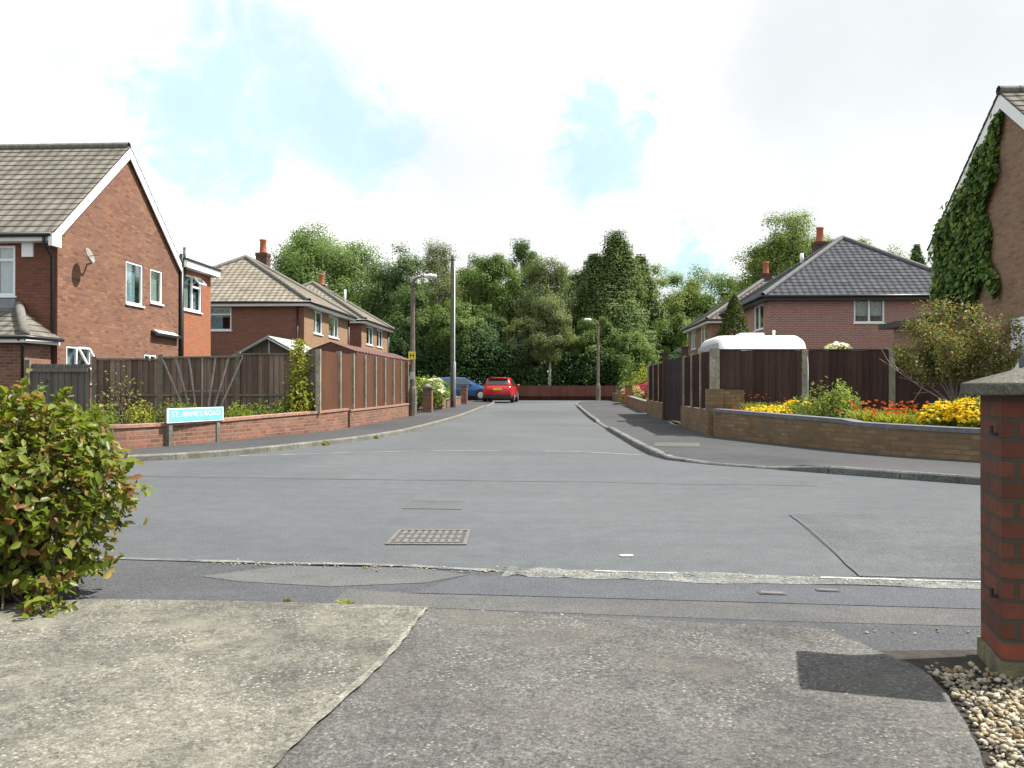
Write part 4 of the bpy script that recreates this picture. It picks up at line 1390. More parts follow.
# white side door with an oval light
dm = MB()
a, b, c, d = dh[0]
dm.fbox(oW, tW, nW, a, b, -.09, -.02, d - .07, d).fbox(oW, tW, nW, a, a + .07, -.09, -.02, c, d - .07).fbox(oW, tW, nW, b - .07, b, -.09, -.02, c, d - .07)
dm.fbox(oW, tW, nW, a + .07, b - .07, -.08, -.045, c, d - .07)
for z_ in (c + .12, c + .9):
    dm.fbox(oW, tW, nW, a + .17, b - .17, -.045, -.035, z_, z_ + .10)
door = dm.build('door', 'upvc', rh)
ol = MB(); ring = MB()
cu, cz = (a + b) / 2, c + 1.55
N_ = 20
P = lambda k, s, dd: Vector(oW) + Vector(tW) * (cu + math.cos(2 * PI * k / N_) * .21 * s) + Vector(nW) * dd + Z3 * (cz + math.sin(2 * PI * k / N_) * .48 * s)
ol.add([P(k, 1, -.040) for k in range(N_)], [tuple(range(N_))])
ol.build('door_light', 'car_glass', door)
for k in range(N_):
    ring.add([P(k, 1.0, -.030), P(k + 1, 1.0, -.030), P(k + 1, 1.12, -.030), P(k, 1.12, -.030)], [(0, 1, 2, 3)])
ring.build('light_surround', 'upvc', door)
MB().fbox(oW, tW, nW, a + .10, a + .13, -.044, -.005, c + 1.0, c + 1.18).build('handle', 'steel', door)
MB().fbox(oW, tW, nW, -18.5, -18.3, .003, .16, 3.0, 3.25).build('door_lamp', 'black', rh, bevel=.02)
# ivy
rng = np.random.default_rng(33)
iv = thing('ivy', 'dark green ivy climbing the far half of the brown gable', 'ivy', (RX, 22, .1))
pts = []
while len(pts) < 8600:
    y = rng.uniform(19.6, 23.0)
    z = rng.uniform(2.7, 7.6)
    top = RPK + .06 - abs(y - RYM) * (RPK - REA) / (RYM - RY0) - .1
    lo = 20.02 + .30 * math.sin(z * 1.6) + max(0, (3.9 - z)) * .22 + .12 * math.sin(z * 5)
    if z > top - np.interp(y, [19.7, 21.4, 22.4, 23.0], [.30, .34, .1, -.1]) or y < lo: continue
    if z < 3.4 + .3 * math.sin(y * 5) and y < 21.9 + .3 * math.sin(z * 3): continue
    x = RX - .02 - abs(rng.normal()) * (.05 + .06 * min(1, (y - lo))) * (1 if y < 22.7 else .5) - (.04 + .03 * math.sin(y * 4) * math.sin(z * 3))
    pts.append((x, y, z))
pts = np.array(pts)
N = np.tile(np.array([[-.8, 0, .45]]), (len(pts), 1)) + rng.normal(size=pts.shape) * .38
V, F = leaf_arrays(pts, N, rng.uniform(.08, .17, len(pts)), .85, rng, fold=.05, along=np.tile(np.array([[-.2, 0, -1.0]]), (len(pts), 1)))
np_mesh('foliage', V, F, 'lf_ivy', iv, off=(RX, 22, .1))
st = MB()
for i in range(14):
    y = 21.6 + i * .12
    st.tube([(RX - .03, y, .15), (RX - .04, y + rng.normal() * .15, 2.0), (RX - .04, min(y + rng.normal() * .5, 23.2), 3.8)], [.025, .018, .008], 6, cap=False)
st.build('stems', 'bark', iv, smooth=True)

# outbuilding between the two right-hand houses
ob = thing('outbuilding', 'low brick outbuilding with dark overhanging flat roof behind the small tree', 'outbuilding', (11.4, 25.5, .1))
m = MB()
obh = [(10.85, 11.2, 1.9, 2.75), (11.35, 12.9, 1.7, 2.75)]
wall_grid(m, (0, 24.4, 0), *SIDES['s'], 10.6, 14, 0, 2.95, obh)
wall_grid(m, (10.6, 0, 0), *SIDES['w'], -27.2, -24.4, 0, 2.95)
wall_grid(m, (0, 27.2, 0), *SIDES['n'], -14, -10.6, 0, 2.95)
wall_grid(m, (14, 0, 0), *SIDES['e'], 24.4, 27.2, 0, 2.95)
m.build('wall', 'brick_sand', ob, recalc=False)
for hh in obh:
    window(ob, (0, 24.4, 0), *SIDES['s'], *hh, mull=(.5,), curtain=('curtain', [(.1, .4, 0, 1)]))
MB().box(10.2, 14.2, 24.0, 27.4, 2.96, 3.12).build('flat_roof', 'black', ob)
downpipe(ob, [(10.54, 24.36, 2.95), (10.54, 24.36, .2)], .05)


# ================================================================== FENCES AND WALLS
def feather_boards(mb, p0, p1, z0, z1, w=.125, th=.024, flip=1):
    p0, p1 = Vector((*p0, 0)), Vector((*p1, 0))
    d = p1 - p0
    L = d.length
    t = d / L
    n = Vector((t.y, -t.x, 0)) * flip
    k = max(1, int(L / w))
    w = L / k
    for i in range(k):
        a, b = p0 + t * (i * w), p0 + t * ((i + 1.12) * w if i < k - 1 else L)
        za = z1 + random.uniform(-.006, .006)
        mb.add([a + Z3 * z0 + n * .004, b + Z3 * z0 + n * (.004 + th), b + Z3 * z0 - n * .006, a + Z3 * z0 - n * .012,
                a + Z3 * za + n * .004, b + Z3 * za + n * (.004 + th), b + Z3 * za - n * .006, a + Z3 * za - n * .012],
               [(0, 3, 2, 1), (4, 5, 6, 7), (0, 1, 5, 4), (1, 2, 6, 5), (2, 3, 7, 6), (3, 0, 4, 7)])


random.seed(4)
# --- left garden fence (three weathered panels, corner to gate)
lf = thing('fence', 'weathered brown close board fence with grey posts behind the street sign', 'fence', (-8.3, 20.0, .1))
lp = [(-10.81, 19.48, 1.80), (-9.28, 19.62, 1.85), (-7.55, 19.90, 1.93), (-5.74, 19.98, 1.98)]
for i, (x, y, z) in enumerate(lp):
    MB().box(x - .06, x + .06, y - .05, y + .05, .1, z + .06).build('fence_post', 'post_wood' if i < 3 else 'post_conc', lf)
for i in range(3):
    (xa, ya, za), (xb, yb, zb) = lp[i], lp[i + 1]
    mb = MB()
    feather_boards(mb, (xa + .065, ya), (xb - .065, yb), .15, min(za, zb) - .02)
    pn = mb.build('fence_panel', 'boards_old', lf)
    m = MB()
    m.bar((xa + .06, ya - .02, min(za, zb)), (xb - .06, yb - .02, min(za, zb)), .07, .035)
    m.bar((xa + .06, ya - .035, .95), (xb - .06, yb - .035, .95), .03, .05)
    m.build('rail', 'post_wood', pn)
# --- grey gate beside the house
gt = thing('gate', 'grey boarded garden gate between the brick gable and the brown fence', 'gate', (-11.6, 19.42, .1))
mb = MB()
feather_boards(mb, (-12.3, 19.40), (-10.92, 19.46), .15, 1.68, .15)
mb.build('boards', 'boards_grey', gt)
MB().box(-12.42, -12.31, 19.33, 19.44, .1, 1.78).box(-12.30, -10.93, 19.36, 19.38, 1.50, 1.58).build('frame', 'post_wood', gt)
MB().box(-11.95, -11.89, 19.34, 19.37, 1.26, 1.32).build('latch', 'iron', gt)
# --- fan trellis leaning on the middle panel
tr = thing('trellis', 'grey wooden fan trellis standing against the brown fence', 'trellis', (-8.3, 19.62, .3))
fx, fy = -8.30, 19.62
m = MB()
for k in range(7):
    q = (k - 3) / 3
    m.bar((fx + q * .24, fy + q * .04, .25), (fx + q * .92, fy + q * .12, 1.85), .035, .018, Vector((0, 1, 0)))
m.build('slats', 'trellis', tr)
MB().bar((fx - .93, fy - .14, 1.84), (fx + .93, fy + .10, 1.88), .02, .05, Vector((0, 1, 0))).bar((fx - .5, fy - .09, 1.05), (fx + .5, fy + .05, 1.05), .016, .035, Vector((0, 1, 0))).build('cross_bars', 'trellis', tr)

# --- left low curved wall
lw = thing('brick_wall', 'low curved red brick wall with flat coping behind the street sign', 'wall', (-6.6, 17, .08))
wl = [p for p in LW if p[1] < 22.2]
heights = [.44 + .10 * min(max((p[1] - 15) / 6, 0), 1) for p in wl]
wall_path_mb(wl, .22, 0, heights).build('wall', 'brick_low', lw)
wall_path_mb(wl, .27, [h + .001 for h in heights], [h + .055 for h in heights]).build('coping', 'coping_red', lw)
# --- left street fence on its own wall
sf = thing('fence', 'red brown panel fence with pale posts standing on a low brick wall along the street', 'fence', (-5.5, 26.5, .08))
wall_path_mb([(-5.50, 22.15), (-5.48, 26), (-5.46, 29), (-5.44, 32.6)], .22, 0, .50).build('base_wall', 'brick_low', sf)
wall_path_mb([(-5.50, 22.15), (-5.48, 26), (-5.46, 29), (-5.44, 32.6)], .27, .501, .55).build('coping', 'coping_red', sf)
ys = [19.80 + 1.42 * i for i in range(9)]
for i, y in enumerate(ys):
    z1 = 2.04 + .008 * i
    px_ = -5.58 if i == 0 else -5.455
    MB().box(px_ - .055, px_ + .06, y - .042, y + .042, .552 + G(y), z1 + G(y)).build('fence_post', 'post_pale', sf)
    if i < 8:
        mb = MB()
        feather_boards(mb, (-5.59 if i == 0 else -5.47, y + .055), (-5.47, ys[i + 1] - .055), .56 + G(y), z1 - .03 + G(y), .30, .010, 1)
        mb.build('fence_panel', 'boards_red', sf)
# --- long low shed / carport roof behind that fence
cp = thing('carport', 'long low carport with red brown corrugated roof behind the red brown fence', 'carport', (-6.2, 28.3, .1))
m = MB()
nx = 96
for side in (1, -1):
    for i in range(nx):
        ya, yb = 23.6 + 9.6 * i / nx, 23.6 + 9.6 * (i + 1) / nx
        ha, hb = .02 * math.sin(i * PI / 2), .02 * math.sin((i + 1) * PI / 2)
        xr, xe = -6.3, -6.3 + side * .72
        ga, gb = G(ya), G(yb)
        m.quad((xr, ya, 2.42 + ha + ga), (xr, yb, 2.42 + hb + gb), (xe, yb, 2.16 + hb + gb), (xe, ya, 2.16 + ha + ga))
m.build('roof', 'redroof', cp)
MB().prism([(-5.58, 23.63, 2.14), (-6.3, 23.63, 2.40), (-7.02, 23.63, 2.14), (-7.02, 23.63, 2.06), (-5.58, 23.63, 2.06)], (0, .04, 0)).build('gable_board', 'redroof', cp)
for y in (23.9, 28.3, 32.8):
    for x in (-5.72, -6.9):
        MB().box(x - .04, x + .04, y - .04, y + .04, .1, 2.13).build('post', 'post_wood', cp)
m = MB().box(-5.62, -5.58, 23.68, 33.15, 2.03, 2.13)
m.build('eaves_board', 'redroof', cp)
# --- garden shed with felt roof
sd = thing('shed', 'wooden garden shed with grey felt pitched roof behind the brown fence', 'shed', (-8.05, 25, .1))
sx, sy0, sy1, se, sp = -8.05, 23.6, 26.2, 2.02, 2.52
m = MB()
m.prism([(sx - .92, sy0, .1), (sx + .92, sy0, .1), (sx + .92, sy0, se), (sx, sy0, sp), (sx - .92, sy0, se)], (0, sy1 - sy0, 0))
m.build('walls', 'shedwood', sd)
m = MB()
for s in (1, -1):
    m.prism([(sx, sy0 - .14, sp + .035), (sx + s * 1.12, sy0 - .14, se - .07), (sx + s * 1.12, sy0 - .14, se - .04), (sx, sy0 - .14, sp + .07)], (0, sy1 - sy0 + .28, 0))
m.build('roof', 'felt', sd)
m = MB()
for s in (1, -1):
    m.bar((sx, sy0 - .16, sp - .01), (sx + s * 1.12, sy0 - .16, se - .11), .02, .10, Vector((0, 1, 0)))
m.box(sx - .025, sx + .025, sy0 - .03, sy0 - .002, 1.0, sp - .06)
m.build('bargeboard', 'felt', sd)

# --- right curved flower-bed wall
rw = thing('brick_wall', 'low curved buff brick wall with blue grey coping holding the flower bed', 'wall', (5, 14.5, .08))
rws = [p for p in RW]
hts = [.475 + (.03 if p[1] > 14.3 else 0) + .10 * min(max((p[1] - 12.5) / 6, 0), 1) for p in rws]
wall_path_mb(rws, .22, 0, hts).build('wall', 'brick_buff', rw)
wall_path_mb(rws, .25, [h + .001 for h in hts], [h + .07 for h in hts]).build('coping', 'coping_slate', rw)
bed = sheet('flower_bed', [p for p in offset_path(RW, -.12)] + [(3.55, 18.9), (9.9, 19.3), (13, 14)], .38, 'soil', kind='structure', warp=False)
lbed = sheet('flower_bed', [p for p in offset_path(LW, .12)][10:] + [(-5.75, 19.95), (-7.55, 19.85), (-10.8, 19.4), (-12.2, 17)], .32, 'soil', kind='structure', warp=False)
# --- corner pier
pr2 = thing('brick_pier', 'square buff brick pier at the corner of the dark fence', 'pier', (3.46, 18.75, .08))
MB().box(3.30, 3.63, 18.58, 18.90, .05, 1.10).build('shaft', 'brick_buff', pr2)
MB().box(3.64, 4.10, 18.66, 18.84, .05, 1.08).build('return_wall', 'brick_buff', pr2)
# --- dark fence behind the flowers
df = thing('fence', 'dark brown boarded fence with concrete posts behind the flower bed', 'fence', (6.6, 19.1, .1))
dp = [(3.52, 18.98), (5.50, 19.10), (7.42, 19.20), (9.35, 19.32)]
for i, (x, y) in enumerate(dp):
    w = .10 if i == 0 else .06
    MB().box(x - w, x + w, y - .06, y + .06, .1, 1.99).build('fence_post', 'post_pale', df)
for (xa, ya), (xb, yb) in zip(dp, dp[1:] + [(9.95, 19.36)]):
    mb = MB()
    feather_boards(mb, (xa + .10, ya - .01), (xb - .065, yb - .01), .30, 1.95, .14)
    pn = mb.build('fence_panel', 'boards_dark', df)
    MB().bar((xa + .10, ya - .02, 1.965), (xb - .065, yb - .02, 1.965), .05, .03).build('capping', 'boards_dark', pn)
# --- dark street fence (right) on buff walls, with double gates
for nm, (ya, yb), lab in (('a', (19.12, 23.55), 'dark brown fence on low buff wall between the corner pier and the double gates'), ('b', (27.95, 33.2), 'dark brown fence on low buff wall beyond the double gates')):
    t = thing('fence', lab, 'fence', (3.55, (ya + yb) / 2, .08))
    xa, xb = 3.50 + (ya - 18.8) * .011, 3.50 + (yb - 18.8) * .011
    pp = [(xa, ya - (.2 if nm == 'a' else 0)), ((xa + xb) / 2, (ya + yb) / 2), (xb, yb)]
    wall_path_mb(pp, .22, 0, .62).build('base_wall', 'brick_buff', t)
    k = 3
    for i in range(k + 1):
        y = ya + .06 + (yb - ya - .12) * i / k
        x = xa + (xb - xa) * i / k
        MB().box(x - .05, x + .05, y - .05, y + .05, .62 + G(y), 2.0 + G(y)).build('fence_post', 'post_pale', t)
        if i < k:
            y2 = ya + .06 + (yb - ya - .12) * (i + 1) / k
            mb = MB()
            feather_boards(mb, (x, y2 - .055), (x + (xb - xa) / k, y + .055), .64 + G(y), 1.96 + G(y), .14)
            mb.build('fence_panel', 'boards_dark', t)
    if nm == 'b':
        MB().box(xb - .06, xb + .08, yb + .02, yb + .14, .1 + G(yb), 2.02 + G(yb)).build('end_post', 'post_conc', t)
gates = thing('double_gates', 'pair of tall grey brown boarded driveway gates in the dark street fence', 'gate', (3.58, 25.75, .08))
for y in (23.68, 27.82):
    m = MB().box(3.50, 3.66, y - .09, y + .09, .05, 2.22)
    m.box(3.47, 3.69, y - .12, y + .12, 2.22, 2.27)
    m.build('gatepost', 'boards_dark', gates)
for ya, yb in ((23.80, 25.72), (25.78, 27.70)):
    mb = MB()
    feather_boards(mb, (3.58, yb), (3.58, ya), .16, 2.0, .15)
    lf_ = mb.build('gate_leaf', 'gate_dark', gates)
    MB().box(3.60, 3.64, ya + .02, yb - .02, .4, .5).box(3.60, 3.64, ya + .02, yb - .02, 1.7, 1.8).build('rail', 'boards_dark', lf_)
# --- end of the street
ef = thing('fence', 'low red brown boarded fence closing the end of the street', 'fence', (0, 60, .3))
mb = MB()
feather_boards(mb, (-16, 60.0), (14, 60.0), .30, 1.28, .15)
mb.build('boards', 'endfence', ef)
for i in range(13):
    MB().box(-16 + i * 2.5 - .05, -16 + i * 2.5 + .05, 60.03, 60.13, .25, 1.33).build('fence_post', 'endfence', ef)


def low_wall(label, pts, h, mat, cop='coping', group='low front garden walls'):
    t = thing('brick_wall', label, 'wall', (pts[0][0], (pts[0][1] + pts[-1][1]) / 2, .08), 0, group)
    wall_path_mb(pts, .22, .02, h).build('wall', mat, t)
    wall_path_mb(pts, .27, h + .001, h + .05).build('coping', cop, t)


def pier(label, x, y, h, mat, w=.36, cap='coping', ball=False):
    z = G(y) + .06
    t = thing('brick_pier', label, 'pier', (x, y, z), 0, 'brick gate piers along the street')
    MB().box(x - w / 2, x + w / 2, y - w / 2, y + w / 2, z, z + h).build('shaft', mat, t)
    MB().box(x - w / 2 - .04, x + w / 2 + .04, y - w / 2 - .04, y + w / 2 + .04, z + h + .001, z + h + .06).build('cap', cap, t)
    if ball:
        MB().lathe((x, y, z + h + .06), [(.17, 0), (.15, .05), (.10, .11), (.03, .14)], 12).build('finial', 'joint', t, smooth=True)


low_wall('low brick garden wall behind the telegraph pole, left side', [(-5.25, 38.5), (-5.2, 42), (-5.15, 45.4)], .42, 'brick_low')
pier('brick gate pier with pale rounded top beside the white hydrangea', -5.2, 34.6, .98, 'brick_low', ball=True)
pier('plain brick gate pier just beyond the pier with the pale rounded top', -5.2, 37.9, .85, 'brick_low')
pier('brick gate pier beside the blue car', -4.95, 46.0, .95, 'brick_low')
low_wall('low brick garden wall with shrubs, just beyond the dark street fence', [(3.72, 34.4), (3.75, 38), (3.78, 43.2)], .50, 'brick_low')
low_wall('low brick garden wall at the foot of the far lamp post, right side', [(3.80, 49.6), (3.8, 52), (3.8, 55)], .50, 'brick_low')
pier('orange brick gate pier in front of the parked dark red car', 3.75, 43.7, .98, 'brick_orange')
pier('brick gate pier nearest the far lamp post', 3.8, 49.2, .8, 'brick_low')


# ================================================================== STREET SIGN
sa_, sb_ = Vector((-6.88, 14.74, 0)), Vector((-6.47, 16.26, 0))
t_ = (sb_ - sa_).normalized(); n_ = Vector((t_.y, -t_.x, 0)); L_ = (sb_ - sa_).length
sg = thing('street_sign', 'pale blue street name sign on two short concrete posts before the brick wall', 'street sign', ((sa_ + sb_) / 2 + Z3 * .08))
tilt = -.012
m = MB().fbox(sa_, t_, n_, 0, L_, 0, .022, .495, .755)
m.build('border', 'sign_white', sg)
MB().fbox(sa_, t_, n_, .035, L_ - .03, .0225, .026, .515, .735).build('panel', 'sign_blue', sg)
for u in (.12, L_ - .12):
    MB().fbox(sa_, t_, n_, u - .05, u + .05, -.105, -.003, .05, .75).build('post', 'post_conc', sg)
cv = bpy.data.curves.new('lettering', 'FONT')
cv.body = "ST. ANNE'S ROAD"
cv.size = .15
cv.extrude = .0015
cv.align_x = 'CENTER'; cv.align_y = 'CENTER'
tmp = bpy.data.objects.new('lettering', cv); COL.objects.link(tmp)
bpy.context.view_layer.update()
me = bpy.data.meshes.new_from_object(tmp.evaluated_get(bpy.context.evaluated_depsgraph_get()))
bpy.data.objects.remove(tmp)
w0 = max(v.co.x for v in me.vertices) - min(v.co.x for v in me.vertices)
sc = (L_ - .22) / w0
basis = Matrix((t_, Z3, n_)).transposed()
for v in me.vertices:
    p = Vector((v.co.x * sc, v.co.y * .95, v.co.z))
    v.co = (sa_ + t_ * (L_ / 2) + n_ * .028 + Z3 * .638 + basis @ p) - sg.location
me.materials.clear(); me.materials.append(MAT['sign_white'])
lo = bpy.data.objects.new('lettering', me); COL.objects.link(lo); lo.parent = sg


# ================================================================== LAMP POSTS AND POLE
def lamp_post(label, x, y, H, dirx, plate=False):
    z = G(y) + .08
    t = thing('street_lamp', label, 'street lamp', (x, y, z), 0, 'concrete street lamps')
    def f():
        m = MB().lathe((0, 0, -.05), [(.15, 0), (.15, .9), (.135, 1.05), (.095, 1.15), (.075, H - .25)], 8)
        m.build('column', 'lampconc', t)
        arm = [(0, 0, H - .28), (0, 0, H - .12), (.06 * dirx, 0, H + .02), (.22 * dirx, 0, H + .10), (.50 * dirx, 0, H + .14)]
        MB().tube(arm, [.07, .065, .05, .042, .036], 8).build('arm', 'lampconc', t, smooth=True)
        h = MB()
        hx = .42 * dirx
        prof = [(0, .045), (.08, .075), (.25, .095), (.42, .075), (.48, .03)]
        for (p, w), (q, w2) in zip(prof, prof[1:]):
            for k in range(8):
                a0, a1 = PI * k / 8, PI * (k + 1) / 8
                P = lambda d, ww, a: (hx + d * dirx, math.cos(a) * ww * 1.3, H + .13 + math.sin(a) * ww)
                h.quad(P(p, w, a0), P(q, w2, a0), P(q, w2, a1), P(p, w, a1))
        h.build('lantern', 'lampmetal', t, smooth=True)
        b = MB()
        b.box(min(hx + .03 * dirx, hx + .44 * dirx), max(hx + .03 * dirx, hx + .44 * dirx), -.09, .09, H + .07, H + .128)
        b.build('bowl', 'curtain', t, bevel=.02)
        if plate:
            s = MB().box(-.13, .13, -.165, -.155, 2.08, 2.36).build('plate', 'yellow', t)
            k = MB()
            for xx in (-.075, .045):
                k.box(xx, xx + .03, -.168, -.1655, 2.14, 2.30)
            k.box(-.045, .045, -.168, -.1655, 2.205, 2.235)
            k.build('lettering', 'ink', s)
            MB().box(-.07, .07, -.15, -.09, 1.35, 1.62).build('notice', 'steel', t)
    local(t, f)
    return t


lamp_post('concrete street lamp with yellow plate beside the red brown fence', -5.22, 31.0, 5.0, 1, True)
lamp_post('concrete street lamp on the right near the end of the street', 2.73, 54.2, 5.0, -1)
tp = thing('telegraph_pole', 'tall wooden telegraph pole with pale cable duct on the left pavement', 'telegraph pole', (-4.84, 40.0, G(40) + .08))


def f():
    MB().lathe((0, 0, -.05), [(.11, 0), (.10, 2), (.075, 7.2), (.065, 7.25)], 12).build('pole', 'polewood', tp, smooth=True)
    MB().lathe((.10, -.05, 0), [(.062, 0), (.062, 2.1), (.026, 2.2), (.022, 6.6)], 10).build('cable_duct', 'steel', tp, smooth=True)
    MB().bar((-.16, -.16, 6.95), (.16, -.16, 6.95), .05, .05).bar((0, -.12, 6.4), (0, -.2, 6.4), .03, .03).build('bracket', 'iron', tp)


local(tp, f)


# ================================================================== CARS
def car(name, label, loc, rz, paint, plate=True):
    t = thing(name, label, 'car', loc, rz)

    def f():
        ST = [(-2.13, .70, .42, .60, .78), (-2.06, .82, .30, .62, .93), (-1.85, .87, .24, .64, 1.0), (-1.3, .90, .22, .66, 1.0), (0, .905, .2, .66, .97), (.8, .905, .2, .66, .95), (1.25, .89, .21, .64, .91), (1.7, .86, .24, .60, .82), (2.02, .77, .29, .54, .70), (2.16, .60, .38, .48, .58)]
        vs, fs = [], []
        for (y, w, zb, zm, zt) in ST:
            half = [(0, zb), (w * .88, zb), (w * .985, zb + .12), (w, zm), (w * .965, (zm + zt) / 2 + .03), (w * .90, zt), (w * .5, zt + .025), (0, zt + .03)]
            vs += [(x, y, z) for x, z in half] + [(-x, y, z) for x, z in half[-2:0:-1]]
        k = 14
        for i in range(len(ST) - 1):
            for j in range(k):
                fs.append((i * k + j, i * k + (j + 1) % k, (i + 1) * k + (j + 1) % k, (i + 1) * k + j))
        fs += [tuple(range(k))[::-1], tuple((len(ST) - 1) * k + j for j in range(k))]
        m = MB().add(vs, fs)
        GS = [(-2.02, .78, .70, .96, .985), (-1.78, .80, .63, .97, 1.36), (-1.62, .82, .62, .97, 1.43), (-1.0, .84, .62, .97, 1.475), (-.3, .85, .62, .96, 1.48), (.25, .85, .61, .95, 1.44), (.62, .85, .64, .95, 1.27), (1.22, .83, .76, .93, .95)]
        vs, fs = [], []
        for (y, wb, wt, zb, zt) in GS:
            half = [(wb, zb - .06), (wb, zb), (wt + .03, zt - .05), (wt - .06, zt), (0, zt + .02)]
            vs += [(x, y, z) for x, z in half] + [(-x, y, z) for x, z in half[-2::-1]]
        k = 9
        for i in range(len(GS) - 1):
            for j in range(k - 1):
                fs.append((i * k + j, i * k + j + 1, (i + 1) * k + j + 1, (i + 1) * k + j))
        fs.append(tuple(range(k))[::-1]); fs.append(tuple((len(GS) - 1) * k + j for j in range(k)))
        m.add(vs, fs)
        m.box(-.60, .60, -1.95, -1.60, 1.415, 1.445)
        body = m.build('body', paint, t, smooth=False)
        for p in body.data.polygons: p.use_smooth = True
        # glazing, proud of the shell
        MB().prism([(-.63, -2.0, 1.05), (.63, -2.0, 1.05), (.53, -1.79, 1.36), (-.53, -1.79, 1.36)], (0, -.014, .008)).build('rear_window', 'car_glass', t)
        MB().prism([(-.70, 1.16, 1.005), (.70, 1.16, 1.005), (.55, .33, 1.435), (-.55, .33, 1.435)], (0, .012, .024)).build('windscreen', 'car_glass', t)
        for s in (1, -1):
            for (ya, yb, yc, yd) in ((-1.55, -.62, -.60, -1.35), (-.52, .82, .30, -.48)):
                q = [(s * .862, ya, 1.0), (s * .862, yb, 1.0), (s * .680, yc, 1.385), (s * .680, yd, 1.385)]
                MB().prism(q, (s * .012, 0, .004)).build('side_window', 'car_glass', t)
            tl = MB().prism([(s * .56, -2.10, .80), (s * .84, -2.04, .82), (s * .86, -1.93, 1.05), (s * .70, -2.03, 1.02)], (0, -.03, 0))
            tl.build('tail_lamp', 'taillight', t)
            MB().prism([(s * .50, 2.11, .62), (s * .78, 2.0, .66), (s * .80, 1.82, .78), (s * .60, 1.98, .74)], (0, .03, .01)).build('headlamp', 'headlight', t)
            MB().lathe((s * 1.0, .72, 1.0), [(.03, -.09), (.075, -.05), (.08, .04), (.04, .08)], 10, 'x').build('mirror', paint, t, smooth=True)
            for y in (-1.32, 1.36):
                MB().lathe((s * .80, y, .345), [(.36, -.105), (.36, .105)], 22, 'x').build('wheel_arch', 'car_trim', t)
                w = MB().lathe((s * .83, y, .315), [(.20, -.1), (.29, -.1), (.315, -.07), (.315, .07), (.29, .1), (.20, .1)], 24, 'x').build('wheel', 'tyre', t)
                MB().lathe((s * .838, y, .315), [(.05, -.105), (.205, -.10), (.205, .10), (.05, .105)], 20, 'x').build('rim', 'rim', w)
        MB().box(-.80, .80, -2.145, -2.0, .25, .47).build('bumper', 'car_trim', t, bevel=.02)
        if plate:
            MB().box(-.26, .26, -2.165, -2.145, .73, .85).build('number_plate', 'yellow', t)
    local(t, f)
    return t


car('parked_car', 'red hatchback seen from behind, parked half on the left pavement', (-3.28, 51.6, G(51.6) + .02), math.radians(-2), 'car_red')
car('parked_car', 'blue hatchback parked side on beyond the red hatchback', (-6.2, 56.2, G(56) + .10), -PI / 2, 'car_blue')
car('parked_car', 'dark red car parked behind the low wall and shrubs on the right', (5.75, 46.6, G(46.6) + .12), PI / 2, 'car_red2')

# ================================================================== CARAVAN
cvn = thing('caravan', 'white touring caravan with rounded roof behind the dark fence', 'caravan', (6.5, 29, .15))
# long axis runs away from the viewer, the raked front end faces the flower bed
def cv_section(y, z0, z1, k=.26):
    x0, x1 = 5.18, 7.88
    k = min(k, (z1 - z0) * .4)
    arc = [(x1 - k + k * math.cos(a), z1 - k + k * math.sin(a)) for a in [PI / 2 * i / 5 for i in range(6)]]
    arc2 = [(x0 + k - k * math.sin(a), z1 - k + k * math.cos(a)) for a in [PI / 2 * i / 5 for i in range(6)]]
    return [(x0, y, z0), (x1, y, z0)] + [(x, y, z) for x, z in arc] + [(x, y, z) for x, z in arc2]


CVS = [(26.86, .75, 1.55), (26.90, .70, 2.1), (27.0, .66, 2.45), (27.22, .62, 2.70), (27.6, .60, 2.80), (28.4, .60, 2.84), (30.4, .60, 2.83), (30.9, .62, 2.72), (31.15, .68, 2.4), (31.22, .75, 1.8)]
secs = [cv_section(*c) for c in CVS]
k = len(secs[0])
m = MB().add([p for q in secs for p in q], [(i * k + j, i * k + (j + 1) % k, (i + 1) * k + (j + 1) % k, (i + 1) * k + j) for i in range(len(secs) - 1) for j in range(k)] + [tuple(range(k))[::-1], tuple((len(secs) - 1) * k + j for j in range(k))])
cb = m.build('body', 'caravan', cvn)
for p in cb.data.polygons: p.use_smooth = abs(p.normal.y) < .98
MB().prism([(5.6, 26.865, 1.62), (7.4, 26.865, 1.62), (7.4, 26.945, 2.12), (5.6, 26.945, 2.12)], (0, -.014, .003)).build('front_window', 'car_glass', cvn)
MB().box(5.160, 5.1715, 28.2, 28.75, 1.95, 2.3).build('side_window', 'car_glass', cvn)
MB().box(5.160, 5.1715, 29.3, 30.5, 1.55, 2.2).build('side_window', 'car_glass', cvn)
MB().box(5.172, 5.179, 27.25, 31.05, .8, 2.56).build('side_shade_panel', 'caravan_stripe_shade', cvn)  # grey sheet over the white body, colours in this side's shade
MB().box(5.163, 5.1715, 27.4, 31.0, 1.15, 1.25).build('stripe', 'caravan_stripe_shade', cvn)
MB().box(6.1, 6.9, 28.4, 29.1, 2.835, 2.94).build('rooflight', 'caravan', cvn, bevel=.03)
MB().tube([(7.25, 28.6, 2.75), (7.25, 28.6, 3.03)], .045, 8).build('roof_vent', 'caravan', cvn, smooth=True)
for x in (5.34, 7.66):
    MB().lathe((x, 29.2, .47), [(.18, -.09), (.29, -.09), (.31, -.06), (.31, .06), (.29, .09), (.18, .09)], 20, 'x').build('wheel', 'tyre', cvn)
MB().bar((6.5, 26.95, .62), (6.5, 25.9, .55), .12, .08).build('tow_bar', 'iron', cvn)


